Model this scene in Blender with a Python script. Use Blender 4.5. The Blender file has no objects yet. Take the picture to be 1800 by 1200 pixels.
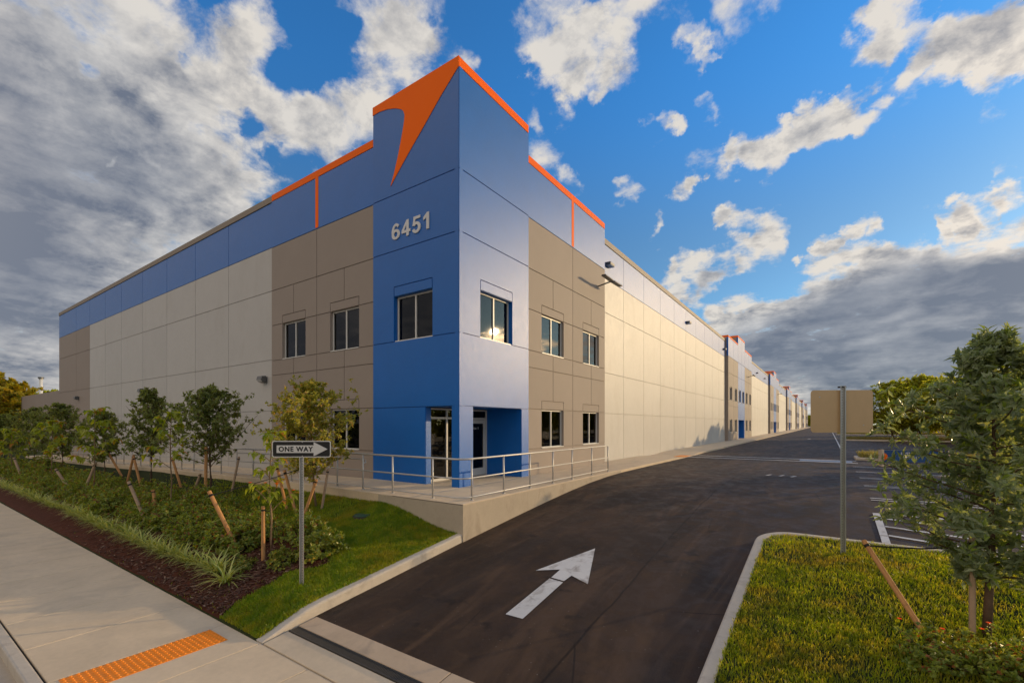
import bpy, bmesh, math, random
import numpy as np
from mathutils import Vector, Matrix

R = random.Random(7)
rad = math.radians
scene = bpy.context.scene
COL = scene.collection

# ------------------------------------------------------------------ camera
cam = bpy.data.objects.new('camera', bpy.data.cameras.new('camera'))
COL.objects.link(cam)
cam.location = (9.31, -10.56, 1.94)
cam.rotation_euler = (rad(90), 0, rad(34.75))
cam.data.sensor_width = 36.0
cam.data.lens = 16.0
cam.data.shift_y = 146 / 1800
cam.data.clip_end = 6000
scene.camera = cam
scene.render.resolution_x, scene.render.resolution_y = 1024, 682

# ------------------------------------------------------------------ light
SUN_EL, SUN_AZ = 11.5, 37.0                     # azimuth from +Y towards +X
SUN = Vector((math.sin(rad(SUN_AZ)) * math.cos(rad(SUN_EL)),
              math.cos(rad(SUN_AZ)) * math.cos(rad(SUN_EL)), math.sin(rad(SUN_EL))))
sl = bpy.data.lights.new('sun', 'SUN')
sl.energy = 2.1
sl.angle = rad(0.6)
sl.color = (1.0, 0.71, 0.37)
so = bpy.data.objects.new('sun', sl)
COL.objects.link(so)
so.rotation_euler = SUN.to_track_quat('Z', 'Y').to_euler()
so.location = (60, 80, 40)

vs = scene.view_settings
vs.view_transform = 'Standard'
vs.look = 'None'
vs.gamma = 1.0
vs.use_curve_mapping = False
vs.exposure = 0.42


class NT:
    """small helper to write node trees"""
    def __init__(s, tree):
        s.t = tree
        s.t.nodes.clear()

    def n(s, typ, **kw):
        nd = s.t.nodes.new(typ)
        for k, v in kw.items():
            setattr(nd, k, v)
        return nd

    def set(s, sock, v):
        if isinstance(v, bpy.types.NodeSocket):
            s.t.links.new(v, sock)
        elif isinstance(v, (tuple, list)) and len(v) == 3 and len(getattr(sock, 'default_value', (0, 0, 0))) == 4:
            sock.default_value = (*v, 1)
        else:
            sock.default_value = v

    def m(s, op, a, b=0.0, c=None, clamp=False):
        nd = s.n('ShaderNodeMath', operation=op)
        nd.use_clamp = clamp
        s.set(nd.inputs[0], a)
        s.set(nd.inputs[1], b)
        if c is not None:
            s.set(nd.inputs[2], c)
        return nd.outputs[0]

    def v(s, op, a, b=None, scale=None):
        nd = s.n('ShaderNodeVectorMath', operation=op)
        s.set(nd.inputs[0], a)
        if b is not None:
            s.set(nd.inputs[1], b)
        if scale is not None:
            s.set(nd.inputs['Scale'], scale)
        return nd.outputs['Value'] if op in ('DOT_PRODUCT', 'LENGTH') else nd.outputs[0]

    def ramp(s, x, a, b, lo=0.0, hi=1.0, smooth=True):
        nd = s.n('ShaderNodeMapRange')
        nd.interpolation_type = 'SMOOTHSTEP' if smooth else 'LINEAR'
        s.set(nd.inputs['Value'], x)
        for k, q in (('From Min', a), ('From Max', b), ('To Min', lo), ('To Max', hi)):
            s.set(nd.inputs[k], q)
        return nd.outputs[0]

    def mix(s, f, a, b, blend='MIX'):
        nd = s.n('ShaderNodeMix', data_type='RGBA')
        nd.blend_type = blend
        s.set(nd.inputs[0], f)
        s.set(nd.inputs[6], a)
        s.set(nd.inputs[7], b)
        return nd.outputs[2]

    def noise(s, vec, scale, detail=4.0, rough=0.55, dist=0.0):
        nd = s.n('ShaderNodeTexNoise')
        if vec is not None:
            s.set(nd.inputs['Vector'], vec)
        nd.inputs['Scale'].default_value = scale
        nd.inputs['Detail'].default_value = detail
        nd.inputs['Roughness'].default_value = rough
        nd.inputs['Distortion'].default_value = dist
        return nd.outputs[0]


# ------------------------------------------------------------------ world: sky with a broken cloud deck
world = bpy.data.worlds.new('World')
scene.world = world
world.use_nodes = True
W = NT(world.node_tree)
sky = W.n('ShaderNodeTexSky', sky_type='NISHITA')
sky.sun_disc = False
sky.sun_elevation = rad(SUN_EL)
sky.sun_rotation = rad(SUN_AZ)
sky.air_density, sky.dust_density, sky.ozone_density = 1.0, 0.6, 2.0
SKY_STRENGTH = 0.10

_th = rad(34.75)
_F = Vector((-math.sin(_th), math.cos(_th), 0))
_Rt = Vector((math.cos(_th), math.sin(_th), 0))


def look(az, el):
    """direction from azimuth (degrees right of the avenue's 34.75 degree heading) and elevation"""
    a = rad(az)
    h = _F * math.cos(a) + _Rt * math.sin(a)
    return h * math.cos(rad(el)) + Vector((0, 0, math.sin(rad(el))))


# cloud groups: azimuth, elevation, radius (deg), weight
CLOUDS = [
    (-46.4, 21.0, 7.4, 0.2), (-46.4, 12.9, 6.7, 0.2), (-39.9, 18.3, 7.5, 0.2), (-39.1, 25.7, 5.4, 0.19), (-43.9, 27.8, 4.7, 0.18), (-35.5, 34.5, 4.3, 0.19),
    (-39.9, 33.3, 4.0, 0.14), (-29.9, 36.6, 2.5, 0.17), (-32.0, 25.3, 5.3, 0.16), (-25.4, 30.7, 3.4, 0.17), (-31.0, 31.2, 2.7, 0.12), (-18.0, 33.5, 2.5, 0.19),
    (-23.0, 29.7, 2.6, 0.15), (-46.7, 6.2, 5.2, 0.18), (-47.4, 2.2, 4.8, 0.16), (-33.0, 23.6, 3.9, 0.17), (-52.7, 18.7, 9.3, 0.2), (-51.3, 27.5, 5.9, 0.16),
    (-18.0, 40.4, 3.1, 0.18), (-14.0, 39.3, 3.3, 0.2), (-9.2, 38.1, 2.9, 0.18), (-11.3, 41.7, 2.7, 0.15), (5.7, 40.5, 3.3, 0.24), (9.2, 38.6, 2.9, 0.24),
    (5.0, 37.5, 2.3, 0.16), (14.0, 37.6, 1.9, 0.19), (13.4, 41.0, 2.2, 0.16), (16.0, 41.1, 1.8, 0.1), (4.3, 31.7, 2.0, 0.17), (7.1, 29.0, 1.7, 0.14),
    (6.4, 27.3, 1.3, 0.13), (27.1, 39.3, 2.5, 0.19), (32.0, 38.1, 1.8, 0.17), (21.2, 37.8, 0.9, 0.14), (22.7, 36.3, 1.3, 0.17), (19.9, 32.0, 1.1, 0.17),
    (20.6, 31.6, 0.7, 0.11), (24.2, 32.4, 1.0, 0.15), (26.0, 31.5, 0.9, 0.13), (28.0, 33.1, 0.7, 0.15), (38.7, 34.2, 1.5, 0.2), (40.4, 34.5, 1.6, 0.21),
    (42.8, 32.2, 1.6, 0.19), (45.0, 32.0, 2.0, 0.22), (47.4, 30.1, 2.2, 0.23), (44.6, 29.5, 1.7, 0.21), (46.4, 27.6, 1.5, 0.21), (41.2, 30.9, 0.9, 0.14),
    (36.9, 30.6, 1.2, 0.21), (35.0, 29.9, 0.7, 0.13), (36.6, 32.1, 0.6, 0.13), (32.0, 28.2, 1.6, 0.23), (34.5, 28.2, 1.8, 0.24), (36.9, 28.0, 1.5, 0.23),
    (29.9, 27.0, 1.5, 0.2), (26.0, 28.6, 1.4, 0.21), (27.7, 27.3, 1.2, 0.19), (24.2, 28.5, 0.9, 0.15), (33.0, 30.5, 0.7, 0.13), (14.0, 26.4, 1.3, 0.19),
    (20.9, 25.6, 1.2, 0.18), (19.3, 24.5, 0.7, 0.15), (18.3, 22.4, 0.8, 0.16), (26.6, 22.3, 1.0, 0.13), (12.3, 23.5, 0.7, 0.15), (29.9, 20.6, 1.6, 0.22),
    (30.2, 18.3, 1.6, 0.22), (27.7, 19.3, 1.2, 0.19), (24.8, 17.7, 1.7, 0.22), (22.1, 16.5, 1.8, 0.23), (19.9, 16.1, 1.4, 0.2), (27.1, 17.1, 1.2, 0.17),
    (37.8, 19.2, 1.2, 0.21), (36.4, 18.9, 1.0, 0.18), (35.7, 17.7, 0.8, 0.16), (33.3, 16.9, 0.5, 0.13), (44.6, 18.5, 1.2, 0.21), (46.4, 18.6, 1.3, 0.21),
    (48.0, 18.3, 0.9, 0.2), (43.5, 18.1, 0.6, 0.15), (47.1, 22.1, 0.7, 0.16), (48.2, 21.2, 0.7, 0.16), (39.5, 25.6, 0.4, 0.13), (42.0, 19.7, 0.4, 0.11),
    (48.0, 19.6, 0.5, 0.13), (17.4, 32.4, 0.6, 0.13), (23.3, 35.7, 0.6, 0.13), (26.0, 36.2, 0.4, 0.11), (31.0, 29.6, 0.6, 0.12), (29.1, 32.0, 0.6, 0.12),
    (25.1, 30.0, 0.6, 0.12), (13.4, 27.4, 0.8, 0.13), (21.5, 26.4, 0.7, 0.13), (17.4, 22.1, 0.8, 0.14), (26.0, 22.1, 0.8, 0.13), (35.7, 18.0, 0.7, 0.13),
    (38.7, 18.7, 0.6, 0.13), (45.0, 17.5, 0.6, 0.13), (39.5, 29.3, 0.5, 0.12), (22.4, 36.7, 0.5, 0.1), (7.1, 34.1, 1.0, 0.14), (2.9, 34.3, 1.0, 0.13),
    (11.3, 36.1, 0.7, 0.12), (33.0, 17.0, 0.5, 0.11), (42.6, 20.3, 0.4, 0.1), (19.3, 34.2, 0.4, 0.1), (44.3, 15.3, 2.1, 0.2), (46.4, 14.3, 1.2, 0.16),
    (40.4, 15.5, 2.3, 0.2), (36.9, 14.9, 2.4, 0.2), (41.2, 12.0, 4.1, 0.24), (46.7, 11.0, 3.2, 0.24), (35.9, 10.7, 3.6, 0.24), (31.0, 11.3, 2.8, 0.22),
    (26.6, 11.1, 2.6, 0.22), (24.2, 11.3, 1.5, 0.18), (41.2, 7.8, 5.5, 0.26), (47.7, 7.0, 4.7, 0.26), (32.0, 7.6, 4.4, 0.26), (28.3, 8.5, 2.9, 0.25),
    (36.9, 3.8, 5.1, 0.22), (45.0, 2.8, 5.1, 0.22), (29.4, 4.7, 2.9, 0.2), (52.7, 10.6, 6.6, 0.24), (34.0, 1.5, 2.7, 0.15), (68.2, 4.9, 6.7, 0.22),
    (73.5, 5.0, 5.4, 0.2), (60.3, 3.8, 5.0, 0.15), (-23.0, 36.6, 1.8, -0.12), (-24.8, 34.1, 1.7, -0.15), (-21.2, 39.0, 1.1, -0.08), (-27.7, 34.3, 1.6, -0.08),
    (-27.1, 38.5, 1.2, -0.1), (-3.6, 41.4, 1.2, -0.12), (-1.4, 36.7, 2.6, -0.14), (-2.9, 39.7, 1.2, -0.1), (-38.9, 25.5, 1.3, -0.18), (-39.9, 23.1, 0.9, -0.16),
    (-35.5, 25.1, 1.0, -0.14), (-40.4, 25.3, 1.0, -0.12), (-36.9, 27.5, 1.1, -0.1), (-38.2, 24.1, 0.9, -0.14), (-43.2, 30.1, 1.0, -0.17), (-44.6, 28.7, 0.8, -0.16),
    (-46.4, 29.1, 0.8, -0.13), (-35.5, 32.1, 0.6, -0.12), (-34.8, 27.0, 1.0, -0.16), (-31.0, 30.3, 0.9, -0.14), (-28.3, 27.7, 0.9, -0.12), (-40.8, 23.6, 0.6, -0.14),
    (-44.3, 23.9, 0.6, -0.1), (-47.7, 27.4, 0.6, -0.1), (-41.2, 23.0, 0.7, -0.12), (-45.0, 30.5, 1.0, -0.1), (-47.1, 28.4, 1.0, -0.08), (-43.5, 30.0, 0.7, -0.08),
    (11.3, 31.3, 3.8, -0.1), (17.4, 35.0, 2.5, -0.1), (31.0, 34.7, 3.8, -0.16), (41.2, 23.7, 3.7, -0.16), (43.2, 26.0, 2.3, -0.12), (16.0, 28.2, 3.3, -0.1),
    (33.0, 23.1, 2.9, -0.12), (23.6, 24.9, 1.6, -0.12), (41.2, 18.0, 1.7, -0.14), (14.0, 20.4, 3.1, -0.12), (45.0, 21.5, 1.9, -0.14), (26.6, 24.9, 2.1, -0.08),
    (28.3, 14.0, 1.4, -0.08), (-75, 14, 24, 0.2), (-105, 15, 28, 0.2), (-135, 20, 30, 0.15),  # last three: unseen clouds added to darken what the shaded front reflects
]
DARKS = [
    (-47.1, 15.5, 9.8, 0.26), (-46.4, 5.2, 8.1, 0.34), (-39.1, 17.6, 8.2, 0.2), (-54.0, 18.2, 8.9, 0.3), (-33.0, 23.6, 5.8, 0.15), (-43.2, 28.5, 7.3, 0.2),
    (-23.0, 29.7, 4.6, 0.18), (-46.4, 31.3, 4.8, 0.18), (41.2, 9.9, 5.0, 0.8), (47.7, 8.4, 4.3, 0.8), (34.5, 9.1, 4.2, 0.8), (28.3, 7.9, 3.5, 0.8),
    (41.2, 4.6, 7.4, 0.7), (46.7, 4.7, 6.4, 0.7), (23.6, 15.7, 1.5, 0.35), (20.6, 15.8, 0.9, 0.2), (25.4, 17.3, 1.0, 0.3), (33.5, 27.8, 1.6, 0.12),
    (52.7, 8.9, 6.6, 0.6), (7.1, 40.0, 2.8, 0.12), (-14.0, 39.3, 3.3, 0.12), (-76, 12, 22, 0.65), (-104, 12, 22, 0.65), (-128, 12, 16, 0.4),  # last three: unseen dark clouds added to dim reflections on the shaded front
]

tc = W.n('ShaderNodeTexCoord')
d = W.v('NORMALIZE', tc.outputs['Generated'])
sep = W.n('ShaderNodeSeparateXYZ')
W.set(sep.inputs[0], d)
nz = sep.outputs[2]
den = W.m('ADD', W.m('MAXIMUM', nz, 0.0), 0.24)
comb = W.n('ShaderNodeCombineXYZ')
W.set(comb.inputs[0], W.m('DIVIDE', sep.outputs[0], den))
W.set(comb.inputs[1], W.m('DIVIDE', sep.outputs[1], den))
p = comb.outputs[0]
pw = W.v('ADD', p, (3.1, 1.7, 0.4))
n1 = W.noise(pw, 6.5, 11.0, 0.62, 0.15)
n2 = W.noise(W.v('ADD', pw, (SUN.x * 0.045, SUN.y * 0.045, 0.01)), 6.5, 9.0, 0.62, 0.15)
big = W.noise(pw, 0.9, 3.0, 0.5, 0.0)


wn = W.n('ShaderNodeTexNoise')
W.set(wn.inputs['Vector'], d)
wn.inputs['Scale'].default_value = 8.0
wn.inputs['Detail'].default_value = 6.0
wn.inputs['Roughness'].default_value = 0.6
dwarp = W.v('NORMALIZE', W.v('ADD', d, W.v('SCALE', W.v('SUBTRACT', wn.outputs[1], (0.5, 0.5, 0.5)), scale=0.16)))


def field(lst, src=None):
    acc = None
    for az, el, r, w in lst:
        q = W.v('DOT_PRODUCT', src or d, tuple(look(az, el)))
        f = W.ramp(q, math.cos(rad(r * 1.55)), math.cos(rad(r * 0.25)), 0.0, w)
        acc = f if acc is None else W.m('ADD', acc, f)
    return acc


B = field(CLOUDS, dwarp)
Dk = W.m('MINIMUM', field(DARKS), 0.92)
side = W.v('DOT_PRODUCT', d, tuple(-_F))                # unseen deck behind the viewer closed to warm the ambient light
Bc = W.m('ADD', W.m('MINIMUM', B, 0.42), W.ramp(side, -0.35, 0.05, 0.0, 0.22))
dens = W.m('ADD', W.m('ADD', n1, Bc), W.m('MULTIPLY', W.m('SUBTRACT', big, 0.5), 0.12))
alpha = W.ramp(dens, 0.545, 0.80)
thick = W.ramp(dens, 0.66, 0.95)
relief = W.m('MULTIPLY', W.m('MULTIPLY', W.m('SUBTRACT', n1, n2), 3.2), W.m('SUBTRACT', 1.0, W.m('MULTIPLY', Dk, 0.88)))
shade = W.m('SUBTRACT', 1.0, W.m('ADD', W.m('MULTIPLY', thick, 0.30), W.m('MULTIPLY', Dk, W.ramp(dens, 0.60, 0.80, 0.0, 0.72))))
mpS = W.n('ShaderNodeMapping')
W.set(mpS.inputs[0], d)
mpS.inputs['Scale'].default_value = (2.2, 2.2, 11.0)
strat = W.noise(mpS.outputs[0], 2.0, 4.0, 0.50, 0.5)
soft = W.noise(pw, 2.6, 5.0, 0.50, 0.2)
mod = W.m('ADD', W.m('MULTIPLY', W.m('SUBTRACT', strat, 0.5), 0.8), W.m('MULTIPLY', W.m('SUBTRACT', soft, 0.48), 1.7))
shade = W.m('ADD', shade, W.m('MULTIPLY', mod, W.m('MULTIPLY', thick, 0.85)))
shade = W.m('ADD', shade, relief)
shade = W.m('MINIMUM', W.m('MAXIMUM', shade, 0.03), 1.0)
sd = W.m('MAXIMUM', W.v('DOT_PRODUCT', d, tuple(SUN)), 0.0)
sd0 = W.m('MAXIMUM', W.v('DOT_PRODUCT', d, tuple(-SUN)), 0.0)
glow = W.m('ADD', W.m('MULTIPLY', W.m('POWER', sd, 220.0), 40.0), W.m('MULTIPLY', W.m('POWER', sd, 14.0), 0.8))
glow = W.m('ADD', glow, W.m('MULTIPLY', W.ramp(sd0, 0.25, 0.90, 0.0, 3.0), W.ramp(nz, 0.12, 0.45, 0.25, 1.0)))  # clouds opposite the sun, mostly unseen, brightened to fill the shaded walls
ccol = W.mix(shade, (1.05, 1.25, 1.7), W.mix(Dk, (5.7, 5.35, 4.85), (4.2, 4.35, 4.6)))
ccol = W.mix(1.0, ccol, W.v('ADD', (1, 1, 1), W.v('SCALE', (1.0, 0.72, 0.42), scale=glow)), 'MULTIPLY')
skyc = W.mix(W.ramp(nz, 0.30, 0.62), W.mix(1.0, sky.outputs[0], (0.60, 0.92, 1.16), 'MULTIPLY'), W.mix(1.0, sky.outputs[0], (0.40, 1.22, 1.95), 'MULTIPLY'))
final = W.mix(W.m('MULTIPLY', alpha, 0.97), skyc, ccol)
bg = W.n('ShaderNodeBackground')
W.set(bg.inputs[0], final)
bg.inputs[1].default_value = SKY_STRENGTH
wo = W.n('ShaderNodeOutputWorld')
W.t.links.new(bg.outputs[0], wo.inputs[0])


# ------------------------------------------------------------------ materials
def mat(name, col, rough=0.7, spec=0.5, metal=0.0, var=0.0, vscale=2.0, bump=0.0, bscale=60.0, stain=None, stretch=None, coat=0.0, rvar=0.0):
    """painted / mineral surface: base colour with soft mottling, optional fine bump and vertical streak stain"""
    m = bpy.data.materials.new(name)
    m.use_nodes = True
    N = NT(m.node_tree)
    out = N.n('ShaderNodeOutputMaterial')
    b = N.n('ShaderNodeBsdfPrincipled')
    N.t.links.new(b.outputs[0], out.inputs[0])
    geo = N.n('ShaderNodeNewGeometry')
    pos = geo.outputs['Position']
    c = col
    if var:
        f = N.noise(pos, vscale, 6, 0.62, 0.3)
        f2 = N.noise(pos, vscale * 9, 4, 0.6)
        k = N.m('ADD', N.m('MULTIPLY', N.m('SUBTRACT', f, 0.5), 2.0 * var), N.m('MULTIPLY', N.m('SUBTRACT', f2, 0.5), var))
        oi = N.n('ShaderNodeObjectInfo')
        k = N.m('ADD', k, N.m('ADD', 1.0, N.m('MULTIPLY', N.m('SUBTRACT', oi.outputs['Random'], 0.5), 0.06)))
        c = N.v('SCALE', N.mix(0.0, (*col,), (*col,)), scale=k)
    if stain:
        sc, amt, scol = stain
        mp = N.n('ShaderNodeMapping')
        N.set(mp.inputs[0], pos)
        mp.inputs['Scale'].default_value = stretch or (1, 1, 0.12)
        f = N.noise(mp.outputs[0], sc, 6, 0.65, 0.6)
        c = N.mix(N.ramp(f, 0.50, 0.72, 0.0, amt), c if not isinstance(c, tuple) else (*c,), scol)
    N.set(b.inputs['Base Color'], c)
    b.inputs['Roughness'].default_value = rough
    if rvar:
        mp2 = N.n('ShaderNodeMapping')
        N.set(mp2.inputs[0], pos)
        mp2.inputs['Scale'].default_value = (1, 1, 0.22)
        N.set(b.inputs['Roughness'], N.ramp(N.noise(mp2.outputs[0], 16.0, 5, 0.7, 0.0), 0.3, 0.7, rough, rough + rvar))
    b.inputs['Specular IOR Level'].default_value = spec
    b.inputs['Metallic'].default_value = metal
    b.inputs['Coat Weight'].default_value = coat
    if bump:
        bp = N.n('ShaderNodeBump')
        bp.inputs['Strength'].default_value = bump
        bp.inputs['Distance'].default_value = 0.01
        N.set(bp.inputs['Height'], N.noise(pos, bscale, 4, 0.6))
        N.t.links.new(bp.outputs[0], b.inputs['Normal'])
    return m


def leafmat(name, c1, c2, trans=0.45, rough=0.45, c3=None, patch=None):
    m = bpy.data.materials.new(name)
    m.use_nodes = True
    N = NT(m.node_tree)
    out = N.n('ShaderNodeOutputMaterial')
    geo = N.n('ShaderNodeNewGeometry')
    r = geo.outputs['Random Per Island']
    col = N.mix(r, c1, c2)
    if c3:
        col = N.mix(N.ramp(r, 0.86, 0.93), col, c3)
    if patch:
        col = N.mix(N.ramp(N.noise(geo.outputs['Position'], patch[0], 5, 0.6, 0.5), 0.42, 0.66, 0.0, 0.8), col, patch[1])
        col = N.mix(N.ramp(N.noise(geo.outputs['Position'], patch[0] * 3.1, 4, 0.6), 0.38, 0.60, 0.75, 0.0), col, patch[2])
    b = N.n('ShaderNodeBsdfPrincipled')
    N.set(b.inputs['Base Color'], col)
    b.inputs['Roughness'].default_value = rough
    b.inputs['Specular IOR Level'].default_value = 0.45
    t = N.n('ShaderNodeBsdfTranslucent')
    N.set(t.inputs[0], N.mix(1.0, col, (2.1, 1.9, 0.7), 'MULTIPLY'))
    ms = N.n('ShaderNodeMixShader')
    ms.inputs[0].default_value = trans
    N.t.links.new(b.outputs[0], ms.inputs[1])
    N.t.links.new(t.outputs[0], ms.inputs[2])
    N.t.links.new(ms.outputs[0], out.inputs[0])
    return m


def glassmat():
    m = bpy.data.materials.new('window glass')
    m.use_nodes = True
    N = NT(m.node_tree)
    out = N.n('ShaderNodeOutputMaterial')
    tr = N.n('ShaderNodeBsdfTransparent')
    tr.inputs[0].default_value = (0.46, 0.45, 0.44, 1)
    gl = N.n('ShaderNodeBsdfGlossy')
    gl.inputs['Roughness'].default_value = 0.015
    gl.inputs[0].default_value = (0.95, 0.95, 0.97, 1)
    fr = N.n('ShaderNodeFresnel')
    fr.inputs[0].default_value = 1.4
    ms = N.n('ShaderNodeMixShader')
    N.set(ms.inputs[0], fr.outputs[0])
    N.t.links.new(tr.outputs[0], ms.inputs[1])
    N.t.links.new(gl.outputs[0], ms.inputs[2])
    N.t.links.new(ms.outputs[0], out.inputs[0])
    return m


def emitmat(name, col, s):
    m = bpy.data.materials.new(name)
    m.use_nodes = True
    N = NT(m.node_tree)
    out = N.n('ShaderNodeOutputMaterial')
    e = N.n('ShaderNodeEmission')
    e.inputs[0].default_value = (*col, 1)
    e.inputs[1].default_value = s
    N.t.links.new(e.outputs[0], out.inputs[0])
    return m


def asphaltmat():
    m = bpy.data.materials.new('asphalt')
    m.use_nodes = True
    N = NT(m.node_tree)
    out = N.n('ShaderNodeOutputMaterial')
    b = N.n('ShaderNodeBsdfPrincipled')
    N.t.links.new(b.outputs[0], out.inputs[0])
    geo = N.n('ShaderNodeNewGeometry')
    pos = geo.outputs['Position']
    f = N.noise(pos, 0.35, 6, 0.6, 0.8)
    f2 = N.noise(pos, 2.6, 5, 0.65, 0.4)
    grain = N.noise(pos, 95, 3, 0.7)
    c = N.mix(N.ramp(f, 0.35, 0.68), (0.022, 0.013, 0.008), (0.060, 0.034, 0.020))
    c = N.mix(N.ramp(f2, 0.5, 0.75, 0, 0.45), c, (0.100, 0.058, 0.033))
    # tyre tracks: darker polished bands along the driving direction
    mp = N.n('ShaderNodeMapping')
    N.set(mp.inputs[0], pos)
    mp.inputs['Scale'].default_value = (1.5, 0.06, 0.1)
    mp.inputs['Rotation'].default_value = (0, 0, 0.05)
    tk = N.noise(mp.outputs[0], 1.0, 3, 0.5, 0.3)
    c = N.mix(N.ramp(tk, 0.52, 0.70, 0, 0.55), c, (0.034, 0.024, 0.019))
    mp3 = N.n('ShaderNodeMapping')
    N.set(mp3.inputs[0], pos)
    mp3.inputs['Scale'].default_value = (0.9, 0.16, 0.1)
    mp3.inputs['Rotation'].default_value = (0, 0, -0.5)
    sw_ = N.noise(mp3.outputs[0], 1.0, 5, 0.62, 1.2)
    c = N.mix(N.ramp(sw_, 0.50, 0.66, 0, 0.6), c, (0.105, 0.060, 0.033))
    c = N.mix(N.ramp(sw_, 0.32, 0.46, 0.6, 0.0), c, (0.026, 0.018, 0.014))
    c = N.mix(N.ramp(grain, 0.35, 0.75, 0.0, 0.4), c, (0.10, 0.07, 0.05))
    vo = N.n('ShaderNodeTexVoronoi')
    N.set(vo.inputs['Vector'], pos)
    vo.inputs['Scale'].default_value = 11.0
    spk = N.m('LESS_THAN', vo.outputs['Distance'], 0.055)
    c = N.mix(N.m('MULTIPLY', spk, N.ramp(N.noise(pos, 1.3, 2), 0.42, 0.6)), c, (0.42, 0.38, 0.33))
    # paving seam along the lane and a few fine cracks
    sx_ = N.n('ShaderNodeSeparateXYZ')
    N.set(sx_.inputs[0], pos)
    wob = N.m('MULTIPLY', N.m('SUBTRACT', N.noise(pos, 0.8, 3), 0.5), 0.16)
    seam = N.m('ABSOLUTE', N.m('ADD', N.m('SUBTRACT', sx_.outputs[0], 6.35), wob))
    c = N.mix(N.ramp(seam, 0.008, 0.03, 0.75, 0.0), c, (0.016, 0.011, 0.008))
    cv_ = N.n('ShaderNodeTexVoronoi', feature='DISTANCE_TO_EDGE')
    N.set(cv_.inputs['Vector'], N.v('ADD', pos, N.v('SCALE', N.n('ShaderNodeTexNoise').outputs[1], scale=0.25)))
    cv_.inputs['Scale'].default_value = 0.33
    ck = N.m('MULTIPLY', N.ramp(cv_.outputs['Distance'], 0.001, 0.007, 0.7, 0.0), N.ramp(N.noise(pos, 0.5, 2), 0.52, 0.62))
    c = N.mix(ck, c, (0.014, 0.010, 0.008))
    oil = N.m('MULTIPLY', N.ramp(N.noise(pos, 1.9, 3, 0.5), 0.64, 0.72, 0, 0.6), 1.0)
    c = N.mix(oil, c, (0.016, 0.012, 0.010))
    N.set(b.inputs['Base Color'], c)
    N.set(b.inputs['Roughness'], N.ramp(f2, 0.3, 0.7, 0.55, 0.8))
    b.inputs['Specular IOR Level'].default_value = 0.2
    bp = N.n('ShaderNodeBump')
    bp.inputs['Strength'].default_value = 0.5
    bp.inputs['Distance'].default_value = 0.01
    N.set(bp.inputs['Height'], grain)
    N.t.links.new(bp.outputs[0], b.inputs['Normal'])
    return m


BLUE = mat('blue paint', (0.0, 0.120, 0.46), 0.37, 0.46, var=0.10, vscale=1.2, bump=0.6, bscale=45, rvar=0.05)
BEIGE = mat('beige paint', (0.475, 0.457, 0.43), 0.42, 0.42, var=0.07, vscale=0.7, rvar=0.16, bump=0.2, bscale=45, stain=(0.9, 0.35, (0.40, 0.37, 0.33)), stretch=(1, 1, 0.4))
TAUPE = mat('taupe paint', (0.315, 0.265, 0.228), 0.6, 0.15, var=0.06, vscale=0.9, bump=0.2, bscale=45)
DTAUPE = mat('beige cap paint', (0.27, 0.22, 0.17), 0.6, 0.35, var=0.05)
ORANGE = mat('orange paint', (1.0, 0.155, 0.0), 0.45, 0.06, var=0.05, bump=0.15)
WHITE = mat('white aluminium', (0.62, 0.60, 0.56), 0.4, 0.5, var=0.04)
SILVER = mat('silver lettering', (0.62, 0.62, 0.62), 0.4, 0.5, var=0.03)
GLASS = glassmat()
DARK = mat('dark interior', (0.045, 0.04, 0.037), 0.85, 0.3, var=0.3, vscale=1.5)
LAMP = emitmat('lit ceiling lamp', (1.0, 0.86, 0.62), 6.0)
CONC = mat('concrete', (0.61, 0.485, 0.335), 0.8, 0.3, var=0.20, vscale=1.3, bump=0.35, bscale=80, stain=(0.9, 0.45, (0.42, 0.345, 0.26)), stretch=(1, 1, 1))
CONC2 = mat('weathered concrete', (0.44, 0.37, 0.285), 0.85, 0.3, var=0.16, vscale=1.6, bump=0.4, bscale=70, stain=(1.6, 0.55, (0.27, 0.215, 0.16)), stretch=(1, 1, 0.6))
KERB = mat('kerb concrete', (0.52, 0.455, 0.37), 0.8, 0.3, var=0.16, vscale=2.2, bump=0.4, bscale=70, stain=(2.2, 0.5, (0.29, 0.24, 0.19)), stretch=(1, 1, 1))
APRON = mat('apron concrete', (0.52, 0.39, 0.265), 0.85, 0.3, var=0.16, vscale=1.5, bump=0.4, bscale=70, stain=(1.2, 0.6, (0.27, 0.22, 0.17)), stretch=(1, 1, 1))
ASPH = asphaltmat()
ROADPAINT = mat('road paint', (0.62, 0.60, 0.57), 0.7, 0.3, var=0.14, vscale=4, bump=0.3, bscale=90, stain=(3.5, 0.75, (0.26, 0.22, 0.19)), stretch=(1, 1, 1))
BLUEPAINT = mat('blue road paint', (0.16, 0.22, 0.34), 0.7, 0.3, var=0.2, vscale=3)
GALV = mat('galvanised steel', (0.50, 0.50, 0.48), 0.42, 0.5, metal=0.75, var=0.12, vscale=14)
RAILM = mat('railing aluminium', (0.50, 0.48, 0.45), 0.45, 0.5, metal=0.45, var=0.06, vscale=5)
BLACK = mat('black sign sheeting', (0.012, 0.012, 0.012), 0.5, 0.4, var=0.1)
SIGNW = mat('white sign sheeting', (0.66, 0.65, 0.61), 0.45, 0.4, var=0.05, vscale=9)
SIGNBACK = mat('bare aluminium sign back', (0.56, 0.39, 0.215), 0.45, 0.5, metal=0.1, var=0.10, vscale=3.5)
TACT = mat('orange tactile surface', (0.82, 0.24, 0.006), 0.55, 0.4, var=0.16, vscale=9, bump=0.2, stain=(5, 0.35, (0.45, 0.15, 0.02)), stretch=(1, 1, 1))
IRON = mat('cast iron', (0.075, 0.068, 0.06), 0.6, 0.5, metal=0.4, var=0.3, vscale=20)
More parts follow.
